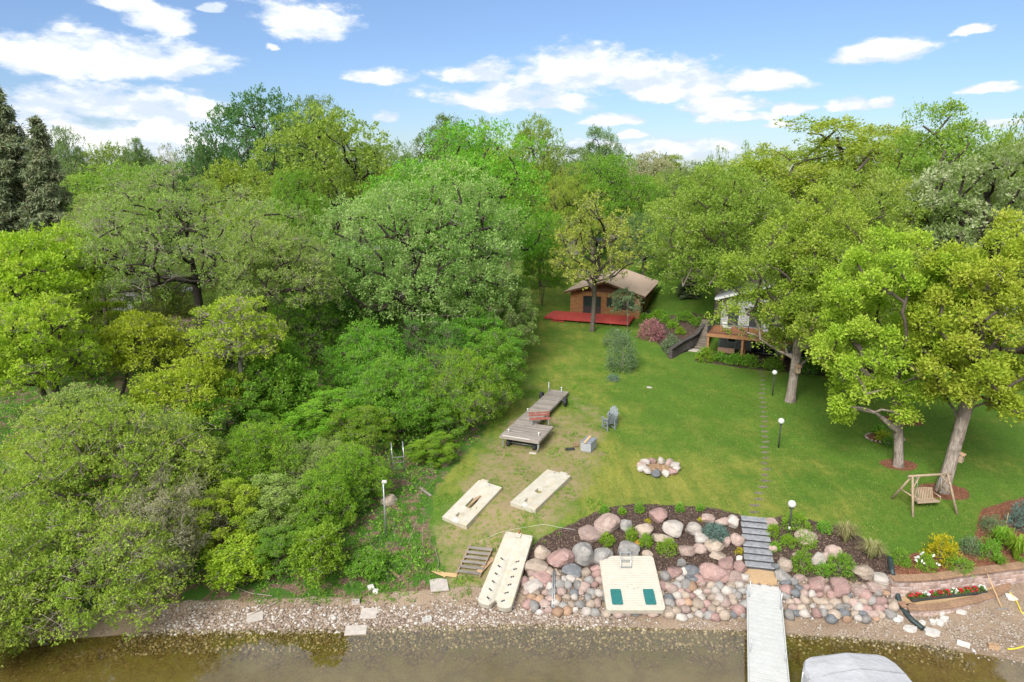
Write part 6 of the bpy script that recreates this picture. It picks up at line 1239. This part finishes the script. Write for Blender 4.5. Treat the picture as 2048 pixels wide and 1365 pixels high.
for px, py, h, w, mt, lab, lf in ((1800,1125,30,38,'bush','rounded green shrub at the left end of the border',.09),(1812,1132,16,20,'bush','small round shrub below the first in the border',.07),(1852,1136,30,40,'fresh','green perennial with white blooms in the border',.09),(1915,1138,26,62,'bush','low broad green shrub below the golden shrub',.09),(1940,1105,34,42,'silver','loose grey-green shrub right of the golden shrub',.10),(1975,1112,40,50,'bush','green shrub in the middle of the border',.10),(2010,1085,30,40,'bush','green shrub near the daylilies',.10),(1985,1062,32,52,'silver','silvery round shrub at the back of the border',.08),(2040,1135,20,30,'bush','low plant at the wall near the right edge',.09)):
    pl('shrub', lab, 'shrub', px, py, h, w, lf, mt, group='plants of the wall border', asp=.4, **({'flower': 'white', 'fn': 8, 'fs': .10} if 'white blooms' in lab else {}))
grass_tuft('daylily', 'bright green daylily clump, front one at the right edge', 'daylily', 2030, 1118, 44, 66, 'fresh', 300, 'plants of the wall border', .03); grass_tuft('daylily', 'bright green daylily clump, upper left of the pair', 'daylily', 1998, 1092, 36, 50, 'fresh', 240, 'plants of the wall border', .03); grass_tuft('daylily', 'small green lily clump near the rake top', 'daylily', 1997, 1132, 20, 36, 'bush', 200, 'plants of the wall border', .025)
pl('blue_conifer', 'blue dwarf conifer at the right edge of the border', 'conifer', 2044, 1055, 52, 56, .14, 'blue', 330, asp=.25)
o = MB().tube([(0, 0, 0), (0, 0, .9)], .012, 6).build('garden_stake', 'fresh_wood'); tag(o, 'thin wooden stake in the right border', 'stake'); o.location = at(2011, 1056)
# island beds
for px, py, h, w, mt, lab in ((1757,868,18,22,'bush','green plant at the back of the small lawn bed'),(1765,880,16,30,'lime','lime hosta in the small lawn bed'),(1778,892,18,28,'deep','dark hosta at the front of the small lawn bed')): pl('hosta', lab, 'hosta', px, py, h, w, .12, mt, asp=.6)
c = at(1769, 877); eb = thing('stone_edging', 'ring of small stones edging the lawn bed behind the oak', 'edging', c)
for i in range(26): a = i/26*6.283; put_rock(eb, (1.25*math.cos(a), .92*math.sin(a), .04), (.12, .09, .08), rr_.choice(('white', 'tan', 'pink')), None, COB, 'stone')
# house and cabin planting
for i, (px, py, h, w, mt) in enumerate(((1410,722,26,36,'fresh'),(1440,722,18,30,'bush'),(1470,728,22,40,'bush'),(1500,732,22,40,'bush'),(1545,738,22,46,'bush'),(1615,745,30,60,'deep'),(1660,748,30,50,'deep'))): pl('hosta', ('bright hosta at the deck corner','hosta under the porch swing','hosta second along the deck','hosta third along the deck','fern-like hosta beside the path end','dark shrub behind the birdhouse oak','dark shrub under the right end of the deck')[i], 'hosta', px, py, h, w, .16, mt, asp=.5, group='planting along the deck')
pl('flowering_shrub', 'pink flowering shrub below the cabin garden', 'shrub', 1302, 678, 40, 60, .15, 'pinkf', 420, asp=.5)
pl('shrub', 'large soft green shrub standing alone on the lawn', 'shrub', 1243, 738, 78, 66, .16, 'silver', 620, asp=.4); pl('shrub', 'feathery pale shrub at the corner of the cabin deck', 'shrub', 1230, 690, 34, 50, .16, 'silver', 260, asp=.35)
pl('shrub', 'grey-green shrub at the top of the dark block wall', 'shrub', 1342, 702, 32, 40, .14, 'silver', 260)
for i, (px, py, h, w, mt) in enumerate(((1295,640,12,36,'fresh'),(1318,632,12,30,'fresh'),(1345,655,14,22,'fresh'),(1370,640,16,40,'bush'),(1395,650,16,30,'bush'),(1360,668,12,20,'fresh'),(1330,645,14,24,'bush'))): pl('garden_perennial', ('hosta row nearest the cabin corner','hosta row behind the cabin corner','lime perennial in the terrace garden','leafy perennial near the stairs','green perennial beside the stairs','lime perennial above the dark wall','perennial in the middle of the terrace garden')[i], 'plant', px, py, h, w, .15, mt, group='terrace garden plants')
pl('iris_clump', 'small iris clump on the lawn below the large shrub', 'iris', 1227, 762, 14, 24, .14, 'blue', 60, asp=.25)
o = make_plant('sapling', gen_tree(88, 3.2, .5, 1.7, lobes=10, tufts=14, lpt=6, leaf=.15, tr=.05), 'thin white stemmed sapling on the lawn right of the deck', 'sapling', 'oak', 'bark_grey', at(1679, 795))
